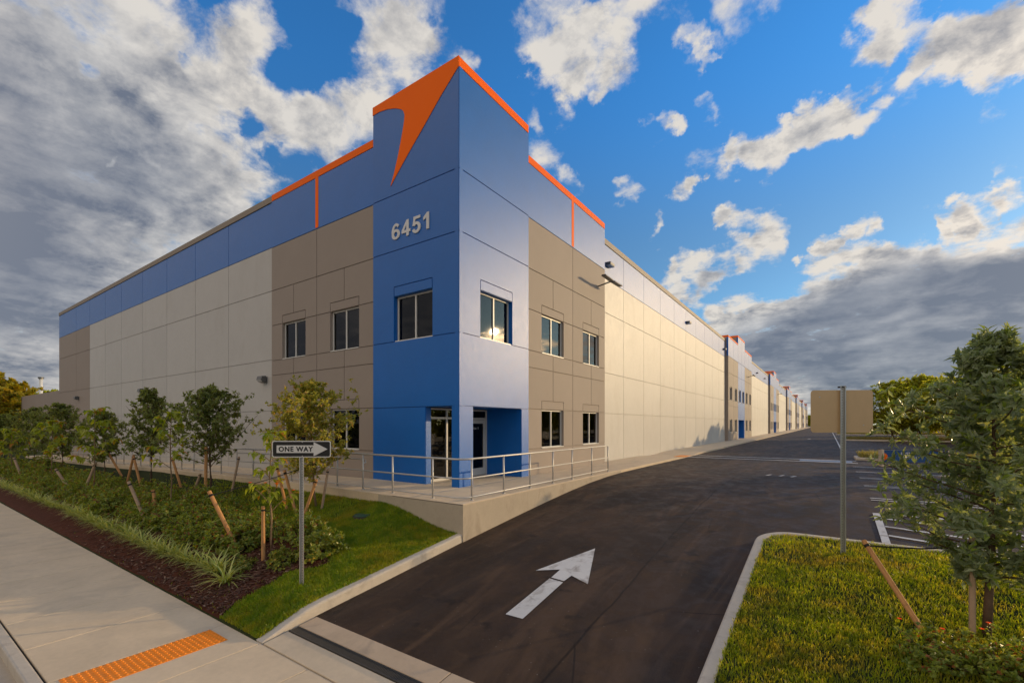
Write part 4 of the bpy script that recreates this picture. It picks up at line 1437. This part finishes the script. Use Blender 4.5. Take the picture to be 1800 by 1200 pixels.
def crown_tree(seed, H, base, radius, nb, leafL, leafW, nros, per, profile=None, trunk_r=0.05, lean=0.03, sides=7, asc=0.45):
    """returns (trunk MB, crown MB); H total height, base = height of lowest branch"""
    rg = random.Random(seed)
    T, C = MB(), MB()
    k = 7
    tp_ = []
    ox = oy = 0.0
    for i in range(k + 1):
        z = H * 0.94 * i / k
        ox += rg.uniform(-lean, lean)
        oy += rg.uniform(-lean, lean)
        tp_.append(Vector((ox if i else 0, oy if i else 0, z)))
    T.tube(tp_, [trunk_r * (1 - 0.82 * i / k) for i in range(k + 1)], sides)

    def on_trunk(z):
        q = max(0, min(k - 1e-6, z / (H * 0.94) * k))
        i = int(q)
        return tp_[i].lerp(tp_[i + 1], q - i)
    prof = profile or (lambda t: math.sin(math.pi * min(1, t * 0.8 + 0.18)) ** 0.8 * (1 - 0.55 * max(0, t - 0.6)))
    ga = 0
    for i in range(nb):
        t = (i + rg.random()) / nb
        z0 = base + (H - base) * t * 0.93
        ga += 2.399 + rg.uniform(-0.5, 0.5)
        r = radius * prof(t) * rg.choice((0.45, 0.7, 0.85, 1.0, 1.0, 1.15)) * rg.uniform(0.85, 1.1)
        r = max(r, 0.10)
        s = on_trunk(z0)
        rise = asc * rg.uniform(0.5, 1.3)
        e = s + Vector((math.cos(ga) * r, math.sin(ga) * r, r * rise))
        midp = s.lerp(e, 0.5) + Vector((0, 0, -0.06 * r)) + rvec(rg) * 0.06 * r
        rr = trunk_r * 0.32 * (1 - 0.5 * t)
        T.tube([s, midp, e], [rr, rr * 0.7, rr * 0.3], 5, False)
        for q in range(nros):
            w = rg.random() ** 0.65
            c = (s.lerp(midp, w * 2) if w < .5 else midp.lerp(e, w * 2 - 1))
            c = c + rvec(rg) * (0.10 + 0.16 * r) * rg.random()
            ax = ((c - s).normalized() * 0.7 + Vector((0, 0, 0.65)) + rvec(rg) * 0.6).normalized()
            for _ in range(per):
                dv = (ax * rg.uniform(0.1, 1.0) + rvec(rg) * 0.9).normalized()
                leaf_into(C, c + rvec(rg) * leafL * 0.15, dv, ax + rvec(rg) * 0.3, leafL * rg.uniform(0.6, 1.15), leafW * rg.uniform(0.75, 1.15))
    # leader tuft
    top = on_trunk(H * 0.94)
    for _ in range(per * 3):
        dv = (Vector((0, 0, 0.8)) + rvec(rg)).normalized()
        leaf_into(C, top + rvec(rg) * 0.08 - Vector((0, 0, rg.uniform(0, .25))), dv, rvec(rg), leafL * rg.uniform(0.7, 1.1), leafW)
    return T, C


def plant_tree(name, T, C, bark, leaf, loc, label, cat='tree', rz=0.0, group=None, sc=1.0):
    t = thing(name, label, cat, loc, rz, group)
    t.scale = (sc, sc, sc)
    T.build('trunk', bark, t, smooth=True)
    C.build('crown', leaf, t)
    return t


def copy_tree(src, loc, rz, sc, label):
    c = src.copy()
    if 'group' in c and ('left' in label or 'white pole' in label):
        del c['group']
    COL.objects.link(c)
    c.location, c.rotation_euler, c.scale = loc, (0, 0, rz), (sc, sc, sc)
    c['label'] = label
    for ch in src.children:
        q = ch.copy()
        COL.objects.link(q)
        q.parent = c
        for g2 in ch.children:
            w = g2.copy()
            COL.objects.link(w)
            w.parent = q
    return c


def bedpt(x, y, lift=0.0):
    return (x, y, bed(x, y) + lift)


# near silvery tree at the right
ix, iy = 10.92, -2.38
T, C = crown_tree(37, 4.0, 0.70, 1.04, 64, 0.135, 0.050, 21, 9, trunk_r=0.050, lean=0.03, asc=0.35,
                  profile=lambda t: 0.75 if t < 0.12 else (1.08 if t < 0.62 else max(0.15, 1.08 - (t - 0.62) * 2.7)))
plant_tree('buttonwood_tree', T, C, BARK, L_SILVER, (ix + 0.05, iy, island(ix, iy)), 'big silvery leaved young tree on the grass island at the right edge')
# trees in the left bed
T, C = crown_tree(7, 3.65, 0.75, 1.4, 58, 0.105, 0.055, 24, 9, trunk_r=0.035, lean=0.05, asc=0.75)
plant_tree('oak_sapling', T, C, BARKL, L_GOLD_LIT, bedpt(-2.8, -3.0), 'golden sunlit bushy young tree behind the ONE WAY sign')
T, C = crown_tree(8, 3.85, 0.95, 1.55, 54, 0.115, 0.058, 24, 9, trunk_r=0.045, lean=0.04, asc=0.85, profile=lambda t: 0.12 + 1.0 * (1 - t) ** 0.75)
plant_tree('oak_sapling', T, C, BARK, L_DARK, bedpt(-8.7, -3.4), 'wide dark green young tree in front of the beige wall, nearest the golden sunlit tree')
T, C = crown_tree(11, 4.1, 1.2, 1.2, 46, 0.12, 0.060, 22, 9, trunk_r=0.045, lean=0.05, asc=0.85, profile=lambda t: 0.14 + 0.95 * (1 - t) ** 0.8)
plant_tree('oak_sapling', T, C, BARK, L_DARK, bedpt(-13.4, -3.7), 'tall narrow dark tree under the middle wall light of the front')
T, C = crown_tree(14, 4.1, 1.0, 1.5, 42, 0.15, 0.08, 18, 9, trunk_r=0.05, lean=0.05, asc=0.5)
k4 = plant_tree('oak_sapling', T, C, BARK, L_DARK, bedpt(-27.0, -3.8), 'dark green tree before the far taupe end of the front', sc=1.0)
copy_tree(k4, bedpt(-33.0, -3.9), 2.1, 1.0, 'dark green tree at the far left end of the bed, before the low wing')
copy_tree(k4, bedpt(-40.0, -4.4), 4.0, 0.95, 'farthest dark green tree of the bed, at the left edge')
copy_tree(k4, bedpt(-19.8, -3.6), 1.0, 0.82, 'small dark tree between the tall narrow tree and the far taupe end')


def sapling(seed, H, loc, label, lsz=0.23, nb=11, flowers=3, sc=1.0, spread=0.55, lowb=0.35):
    rg = random.Random(seed)
    T, C = MB(), MB()
    k = 6
    pp, ox, oy = [], 0, 0
    for i in range(k + 1):
        ox += rg.uniform(-.03, .03)
        oy += rg.uniform(-.03, .03)
        pp.append(Vector((ox, oy, H * 0.93 * i / k)))
    T.tube(pp, [0.028 * (1 - 0.7 * i / k) for i in range(k + 1)], 7)
    FL_ = []
    for i in range(nb):
        t = lowb + (1 - lowb) * (i + rg.random()) / nb
        q = min(k - 1e-6, t * k)
        s = pp[int(q)].lerp(pp[int(q) + 1], q - int(q))
        a = i * 2.4 + rg.uniform(-.4, .4)
        r = spread * (1.15 - 0.75 * t) * rg.uniform(.6, 1.15)
        e = s + Vector((math.cos(a) * r, math.sin(a) * r, r * rg.uniform(0.2, 0.9)))
        T.tube([s, s.lerp(e, .5) + Vector((0, 0, .04)), e], [0.010, 0.008, 0.005], 5, False)
        for j in range(rg.randint(8, 12)):
            w = rg.uniform(.35, 1.05)
            c = s.lerp(e, min(w, 1)) + rvec(rg) * 0.05
            aa = a + rg.uniform(-1.9, 1.9)
            dv = Vector((math.cos(aa), math.sin(aa), rg.uniform(-0.75, 0.25)))
            leaf_into(C, c, dv, Vector((0, 0, 1)), lsz * rg.uniform(.6, 1.15), lsz * 0.58 * rg.uniform(.8, 1.1), 0.10, 0.45)
        FL_.append(e)
    for _ in range(10):
        aa = rg.uniform(0, 6.28)
        leaf_into(C, pp[-1] + rvec(rg) * .04, Vector((math.cos(aa), math.sin(aa), rg.uniform(-.3, .6))), Vector((0, 0, 1)), lsz * rg.uniform(.6, 1.0), lsz * .55, .1, .4)
    t = plant_tree('broadleaf_sapling', T, C, BARKL, L_BROAD, loc, label, 'sapling', rg.uniform(0, 6), None, sc)
    for e in FL_[:flowers]:
        f = MB()
        for j in range(7):
            leaf_into(f, Vector((0, 0, 0)), Vector((math.cos(j * .9), math.sin(j * .9), .5)), Vector((0, 0, 1)), 0.05, 0.035)
        f.build('flower', PETAL, t, tuple(e + Vector((0, 0, 0.05))))
    return t


sapling(3, 3.0, bedpt(-0.72, -5.35), 'thin broad leaved sapling with orange flowers beside the ONE WAY sign', 0.20, 14, 4)
sapling(4, 3.45, bedpt(-7.7, -4.95), 'thin broad leaved sapling in the bed, between the two dark trees', 0.26, 11, 0, spread=0.75, lowb=0.45)
sapling(6, 3.75, bedpt(-14.0, -5.3), 'lanky broad leaved sapling under the far wall light, second from the left', 0.30, 13, 0, spread=0.95, lowb=0.40)
sapling(9, 3.4, bedpt(-22.5, -5.0), 'leftmost broad leaved sapling in the bed, with its bare straight stem', 0.34, 14, 0, spread=1.0, lowb=0.45)
sapling(12, 3.0, bedpt(-29.5, -5.4), 'yellowish broad leaved sapling at the left edge of the photo', 0.34, 13, 0, spread=1.0, lowb=0.4)


def stake(x0, y0, x1, y1, L, label, r=0.04, m=WOOD, tie=None, zf=bed):
    """round pole leaning from ground point (x0,y0) to a top above (x1,y1)"""
    z0 = zf(x0, y0)
    dh = math.hypot(x1 - x0, y1 - y0)
    top = Vector((x1 - x0, y1 - y0, math.sqrt(max(0.05, L * L - dh * dh))))
    t = thing('tree_stake', label, 'stake', (x0, y0, z0), 0, 'stakes propping the young trees')
    MB().tube([top * -0.08, top * 0.5, top * 0.995, top * 1.0], [r, r, r * 0.97, r * 0.8], 9).build('pole', m, t, smooth=False)
    q = top * 0.93
    MB().tube([top * 0.915, top * 0.945], r * 1.12, 9).build('band', STRAP, t)
    if tie is not None:
        e = Vector(tie) - Vector((x0, y0, z0))
        MB().tube([q, q.lerp(e, .5) + Vector((0, 0, -0.03)), e], 0.011, 5).build('strap', STRAP, t)
    return t


gt = (-2.78, -3.0, bed(-2.8, -3.0) + 1.25)
stake(-1.90, -5.48, -2.49, -5.89, 1.62, 'long leaning stake with a black strap, left of the flowering sapling', 0.045, WOOD, gt)
stake(-0.80, -5.50, -0.80, -5.50, 1.22, 'short upright orange stake beside the flowering sapling', 0.04, WOOD, (-0.70, -5.36, bed(-.7, -5.4) + 1.1))
stake(-7.03, -5.67, -7.52, -6.01, 1.50, 'long grey leaning stake behind the row of striped grass tufts', 0.045, WOODGREY)
stake(-7.77, -5.24, -7.87, -5.31, 0.92, 'short orange stake beside the long grey leaning stake', 0.045, WOOD)
stake(-2.55, -3.52, -2.27, -3.32, 1.05, 'short stake propping the golden tree, right of the sign post', 0.04, WOOD)
stake(-2.45, -3.05, -2.30, -2.95, 1.15, 'rightmost stake of the golden tree, next to the walkway', 0.035, WOODGREY)
stake(-3.07, -3.46, -3.33, -3.65, 1.25, 'stake propping the golden tree, just left of the sign post', 0.04, WOOD)
stake(-3.62, -3.41, -3.86, -3.58, 1.32, 'stake propping the golden tree, seen right of the flowering sapling stem', 0.04, WOOD)
stake(-8.55, -3.60, -8.62, -3.55, 1.75, 'dark upright post against the trunk of the wide dark tree', 0.05, WOOD)
stake(-8.10, -2.94, -7.90, -2.79, 1.25, 'stake leaning beside the wide dark tree, to its right', 0.04, WOODGREY)
stake(-9.6, -3.6, -9.35, -3.45, 0.8, 'short stake leaning beside the wide dark tree, to its left', 0.045, WOODGREY)
stake(-11.57, -3.28, -11.85, -3.48, 1.20, 'stake between the wide dark tree and the tall narrow dark tree', 0.045, WOOD)
stake(-12.6, -4.2, -12.9, -4.4, 1.5, 'front stake of the tall narrow dark tree', 0.045, WOOD)
stake(-14.6, -4.2, -14.3, -4.0, 1.5, 'stake left of the tall narrow dark tree', 0.045, WOOD)
stake(-17.31, -5.26, -17.91, -5.68, 1.30, 'yellowish stake leaning left of the lanky sapling', 0.05, WOODGREY)
stake(-19.13, -3.13, -19.73, -3.55, 1.47, 'stake leaning at the foot of the small dark tree', 0.05, WOOD)
stake(-15.2, -5.45, -14.7, -5.1, 1.6, 'pale stake leaning towards the lanky sapling', 0.05, WOODGREY)
stake(-27.1, -5.32, -27.5, -5.60, 1.35, 'leaning stake farthest left in the bed', 0.06, WOODGREY)
stake(10.33, -2.55, 9.75, -1.95, 1.28, 'flat brown stake leaning away from the silvery tree on the island', 0.035, WOOD, (ix, iy, island(ix, iy) + 1.12), island)
stake(10.83, -2.42, 10.83, -2.42, 1.25, 'upright stake against the trunk of the silvery tree', 0.034, WOODGREY, None, island)


# low shrubs
def shrub_mesh(seed, r, h, n, L, Wd):
    rg = random.Random(seed)
    b, T = MB(), MB()
    for i in range(n):
        a, e = rg.uniform(0, 6.28), math.acos(rg.uniform(0.02, 1))
        rr = rg.uniform(0.45, 1.05)
        c = Vector((math.sin(e) * math.cos(a) * r * rr, math.sin(e) * math.sin(a) * r * rr, math.cos(e) * h * rr * rg.uniform(0.7, 1.1)))
        ax = (c.normalized() + Vector((0, 0, .5))).normalized()
        if i % 5 == 0:
            T.tube([(0, 0, 0), tuple(c * 0.5), tuple(c)], [0.008, 0.006, 0.003], 4, False)
        for _ in range(9):
            leaf_into(b, c + rvec(rg) * 0.03, (ax * 0.5 + rvec(rg)).normalized(), ax, L * rg.uniform(.6, 1.1), Wd)
    return b, T


sb = []
for sd_ in (31, 32, 33):
    b, T = shrub_mesh(sd_, 0.46, 0.50, 150, 0.070, 0.042)
    sb.append((mkmesh('foliage', b.v, b.f, L_SHRUB), mkmesh('stems', T.v, T.f, BARK)))


def shrub(x, y, sc, label, zf=bed, i=None):
    t = thing('shrub', label, 'shrub', (x, y, zf(x, y)), R.uniform(0, 6), 'low shrubs in the planting beds')
    t.scale = (sc, sc, sc * R.uniform(0.85, 1.1))
    fm, sm = sb[i if i is not None else R.randrange(3)]
    link('foliage', fm, t)
    link('stem', sm, t)
    return t


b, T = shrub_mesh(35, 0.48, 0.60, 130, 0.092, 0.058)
L_TIP_LIT = leafmat('sunlit yellow tipped leaf', (0.12, 0.17, 0.025), (0.27, 0.29, 0.05), 0.42, 0.32, (0.42, 0.30, 0.06))  # yellow tips; sunlight on the front shrubs also put into this colour
sb.append((mkmesh('foliage', b.v, b.f, L_TIP_LIT), sb[0][1]))
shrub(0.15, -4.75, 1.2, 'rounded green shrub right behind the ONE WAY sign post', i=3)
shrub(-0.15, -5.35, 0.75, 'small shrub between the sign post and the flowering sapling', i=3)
shrub(-1.0, -4.5, 1.3, 'bushy shrub just behind the flowering sapling')
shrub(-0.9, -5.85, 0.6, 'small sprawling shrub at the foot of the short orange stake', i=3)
shrub(-2.0, -5.35, 0.95, 'sunlit yellow tipped shrub left of the flowering sapling', i=3)
lab = 'low dark green small leaved shrub filling the mulch bed'
for i in range(85):
    x = -2.2 - (i % 43) * 0.52 + R.uniform(-.2, .2)
    y = (-5.35 if i < 43 else -4.55) + R.uniform(-.3, .3)
    shrub(x, y, R.uniform(1.0, 1.6), lab)
for i in range(16):
    shrub(-24.5 - i * 1.2, -4.9 + R.uniform(-.7, .7), R.uniform(1.5, 2.1), lab)


# striped grass tufts along the sidewalk
def tuft_mesh(seed, n=64, L=0.55):
    rg = random.Random(seed)
    b = MB()
    for i in range(n):
        a = rg.uniform(0, 6.28)
        ln = L * rg.uniform(0.55, 1.1)
        el = rg.uniform(0.5, 1.35)
        w = rg.uniform(0.010, 0.019)
        d0 = Vector((math.cos(a), math.sin(a), 0))
        sd2 = Vector((-math.sin(a), math.cos(a), 0))
        p_ = Vector((rg.uniform(-.05, .05), rg.uniform(-.05, .05), 0))
        s0 = len(b.v)
        K = 5
        for k in range(K + 1):
            ww = w * (1 - (k / K) ** 2 * 0.9)
            b.v += [tuple(p_ - sd2 * ww), tuple(p_ + sd2 * ww)]
            p_ = p_ + (d0 * math.cos(el) + Vector((0, 0, math.sin(el)))) * ln / K
            el -= rg.uniform(0.10, 0.38)
        for k in range(K):
            q = s0 + 2 * k
            b.f.append((q, q + 1, q + 3, q + 2))
    return b


tm = [mkmesh('striped_leaves', *(lambda q: (q.v, q.f))(tuft_mesh(s_)), L_TUFT) for s_ in (41, 42, 43)]
for i in range(62):
    x = -0.62 - i * 0.40 - (0.25 if i else 0)
    y = -6.22 + R.uniform(-.07, .07) + (0.0 if i else -0.05)
    if i > 30:
        x -= (i - 30) * 0.16
    o = link('grass_tuft', tm[i % 3], None, (x, y, bed(x, y) + 0.03))
    o.rotation_euler = (0, 0, R.uniform(0, 6.28))
    sc = R.uniform(0.85, 1.15)
    o.scale = (sc, sc, sc)
    tag(o, {0: 'pale striped grass tuft standing apart at the near end of the row', 1: 'largest striped grass tuft, second from the near end of the row'}.get(i, 'striped pale green grass tuft in the row along the sidewalk'), 'grass tuft', 'striped grass tufts along the sidewalk')
    if i == 1:
        o.scale = (1.3, 1.3, 1.25)

# flowering plants in the near right corner
for i, (x, y, sc, lab_) in enumerate(((10.35, -3.35, 0.95, 'dark low bush at the foot of the leaning island stake'), (10.85, -3.35, 0.9, 'low bush with orange flowers below the silvery tree trunk'), (11.35, -3.2, 0.95, 'low bush in the lower right corner, right of the silvery tree trunk'))):
    s = shrub(x, y, sc, lab_, island, i)
    for j in range(2):
        f = MB()
        for q in range(7):
            leaf_into(f, Vector((0, 0, 0)), Vector((math.cos(q * .9), math.sin(q * .9), .5)), Vector((0, 0, 1)), 0.035, 0.028)
        f.build('flower', PETAL, s, (R.uniform(-.35, .35), R.uniform(-.35, .35), 0.50 + R.uniform(0, .1)))


# ------------------------------------------------------------------ lot planting and distance
def kerb_island(x0, x1, y0, y1, label_h):
    z = g((y0 + y1) / 2)
    o = MB().box(x0, x1, y0, y1, z - 0.2, z + 0.15).build('island_kerb', KERB, kind='structure')
    bevel(o, 0.05, 3)
    pts = []
    for _ in range(int((x1 - x0) * (y1 - y0) * 260)):
        pts.append((R.uniform(x0 + .2, x1 - .2), R.uniform(y0 + .2, y1 - .2), z + 0.15))
    blades('low_grass_hedge', pts, 0.22, 0.42, 0.03, L_HEDGE, int(y0), label_h)


kerb_island(10.6, 16.0, 21.9, 24.0, 'straw yellow ornamental grass on the nearest parking island')
kerb_island(10.6, 30.0, 58.0, 61.0, 'low green grass strip on the far parking island')
kerb_island(10.6, 30.0, 92.0, 95.0, 'low grass on the farthest parking island')

T, C = crown_tree(51, 4.3, 0.5, 2.1, 56, 0.20, 0.12, 20, 9, trunk_r=0.07, lean=0.08, asc=0.45)
m0 = plant_tree('shade_tree', T, C, BARK, L_FAR, (15.8, 60.3, g(60)), 'yellow green tree just right of the blank sign back', sc=1.7)
labs = ['yellow green tree second right of the blank sign back', 'yellow green tree third right of the blank sign back, before the silvery tree',
        'sunlit tree behind the silvery tree, rising beside its pointed top', 'sunlit tree behind the silvery tree, at the right edge of the photo', 'low tree behind the parking row, far beyond the blue board',
        'shorter yellow green tree set back behind the first one right of the sign back', 'tall green tree in the back row of trees, right of the sign back', 'tall green tree in the back row, half hidden by the silvery tree', 'green tree in the back row at the right edge of the photo']
for i, (x, y, sc) in enumerate(((18.8, 64.0, 1.9), (20.5, 59.5, 1.75), (22.5, 54.0, 1.8), (25.0, 47.0, 1.7), (24.0, 93.5, 1.7), (17.3, 67.0, 1.6), (19.6, 71.0, 1.9), (24.2, 62.0, 1.9), (27.0, 57.0, 1.9))):
    copy_tree(m0, (x, y, g(y)), i * 1.3 + .4, sc, labs[i])
# the planting goes on outside the frame and throws the long shadows seen on the pavement
T, C = crown_tree(57, 4.4, 0.8, 2.2, 44, 0.26, 0.14, 12, 8, trunk_r=0.08, lean=0.08, asc=0.45)
m1 = plant_tree('shade_tree', T, C, BARK, L_FAR, (17.2, 20.8, g(20.8)), 'sunlit tree in the row along the right side of the parking lot', group='trees along the parking lot')
for i, (x, y, sc) in enumerate(((23.0, 24.0, 0.95), (24.5, 62.0, 1.2), (26.0, 72.0, 1.2), (27.0, 84.0, 1.25), (27.0, 103.0, 1.3), (28.0, 120.0, 1.4), (26.5, 6.0, 0.95), (29.0, 16.0, 1.1), (30.0, 38.0, 1.1))):
    copy_tree(m1, (x, y, g(y)), i * 1.7, sc, 'sunlit tree in the row along the right side of the parking lot')

# far tree line at the end of the driveway, and amber lit trees at the left
T, C = crown_tree(61, 9.0, 0.8, 4.6, 46, 0.9, 0.55, 9, 8, trunk_r=0.2, lean=0.2, asc=0.4)
fm_ = plant_tree('roadside_tree', T, C, BARK, L_FAR, (11, 330, g(330)), 'distant tree closing the end of the driveway', group='distant trees at the end of the driveway')
for i in range(34):
    x = -30 + i * 7.5 + R.uniform(-2, 2)
    y = 335 + R.uniform(-6, 30) - max(0, x - 30) * 0.9
    copy_tree(fm_, (x, y, g(y)), i * 1.1, R.uniform(0.85, 1.35), 'distant tree closing the end of the driveway')
T, C = crown_tree(71, 9.5, 0.6, 4.2, 54, 0.5, 0.32, 12, 9, trunk_r=0.22, lean=0.2, asc=0.4)
am = plant_tree('amber_lit_tree', T, C, BARK, L_AMBER_LIT, (-80.0, 1.2, -1.6), 'tall amber sunlit tree at the left edge of the photo, beyond the low wing', sc=1.02)
copy_tree(am, (-92.0, 4.2, -1.6), 1.7, 0.95, 'lower amber lit tree just left of the low wing corner')
copy_tree(am, (-72.0, -0.6, -1.6), 3.1, 1.05, 'amber lit tree cut by the left edge of the photo')
copy_tree(fm_, (-125.0, 10.3, -1.6), 4.4, 1.12, 'yellow green treetop left of the white pole, above the low wing')
copy_tree(fm_, (-120.0, 12.6, -1.6), 5.2, 1.16, 'yellow green treetop between the white pole and the warehouse')
wp = thing('white_pole', 'thin white pole with a dark cap behind the low wing', 'pole', (-110.0, 8.9, -1.6))
MB().tube([(0, 0, 0), (0, 0, 12.0)], 0.26, 10).build('shaft', SIGNW, wp, smooth=True)
MB().tube([(0, 0, 12.0), (0, 0, 12.3)], 0.42, 10).build('cap', GREYMETAL, wp)

# unseen lamp post added right of the frame to cast the long sidewalk shadow
lp = thing('added_lamp_post', 'tall dark lamp post added out of view to cast the sidewalk shadow', 'lamp post', (21.6, 22.35, g(22.35)))
MB().tube([(0, 0, 0), (0, 0, 0.75)], 0.30, 14).build('base', CONC2, lp)
MB().tube([(0, 0, 0.7), (0, 0, 4.5), (0, 0, 9.0)], [0.085, 0.075, 0.06], 10).build('pole', GREYMETAL, lp, smooth=True)
bevel(MB().box(-1.0, -0.1, -0.18, 0.18, 8.92, 9.02).build('lamp_head', GREYMETAL, lp), 0.02, 2)
bevel(MB().box(0.1, 1.0, -0.18, 0.18, 8.92, 9.02).build('lamp_head', GREYMETAL, lp), 0.02, 2)
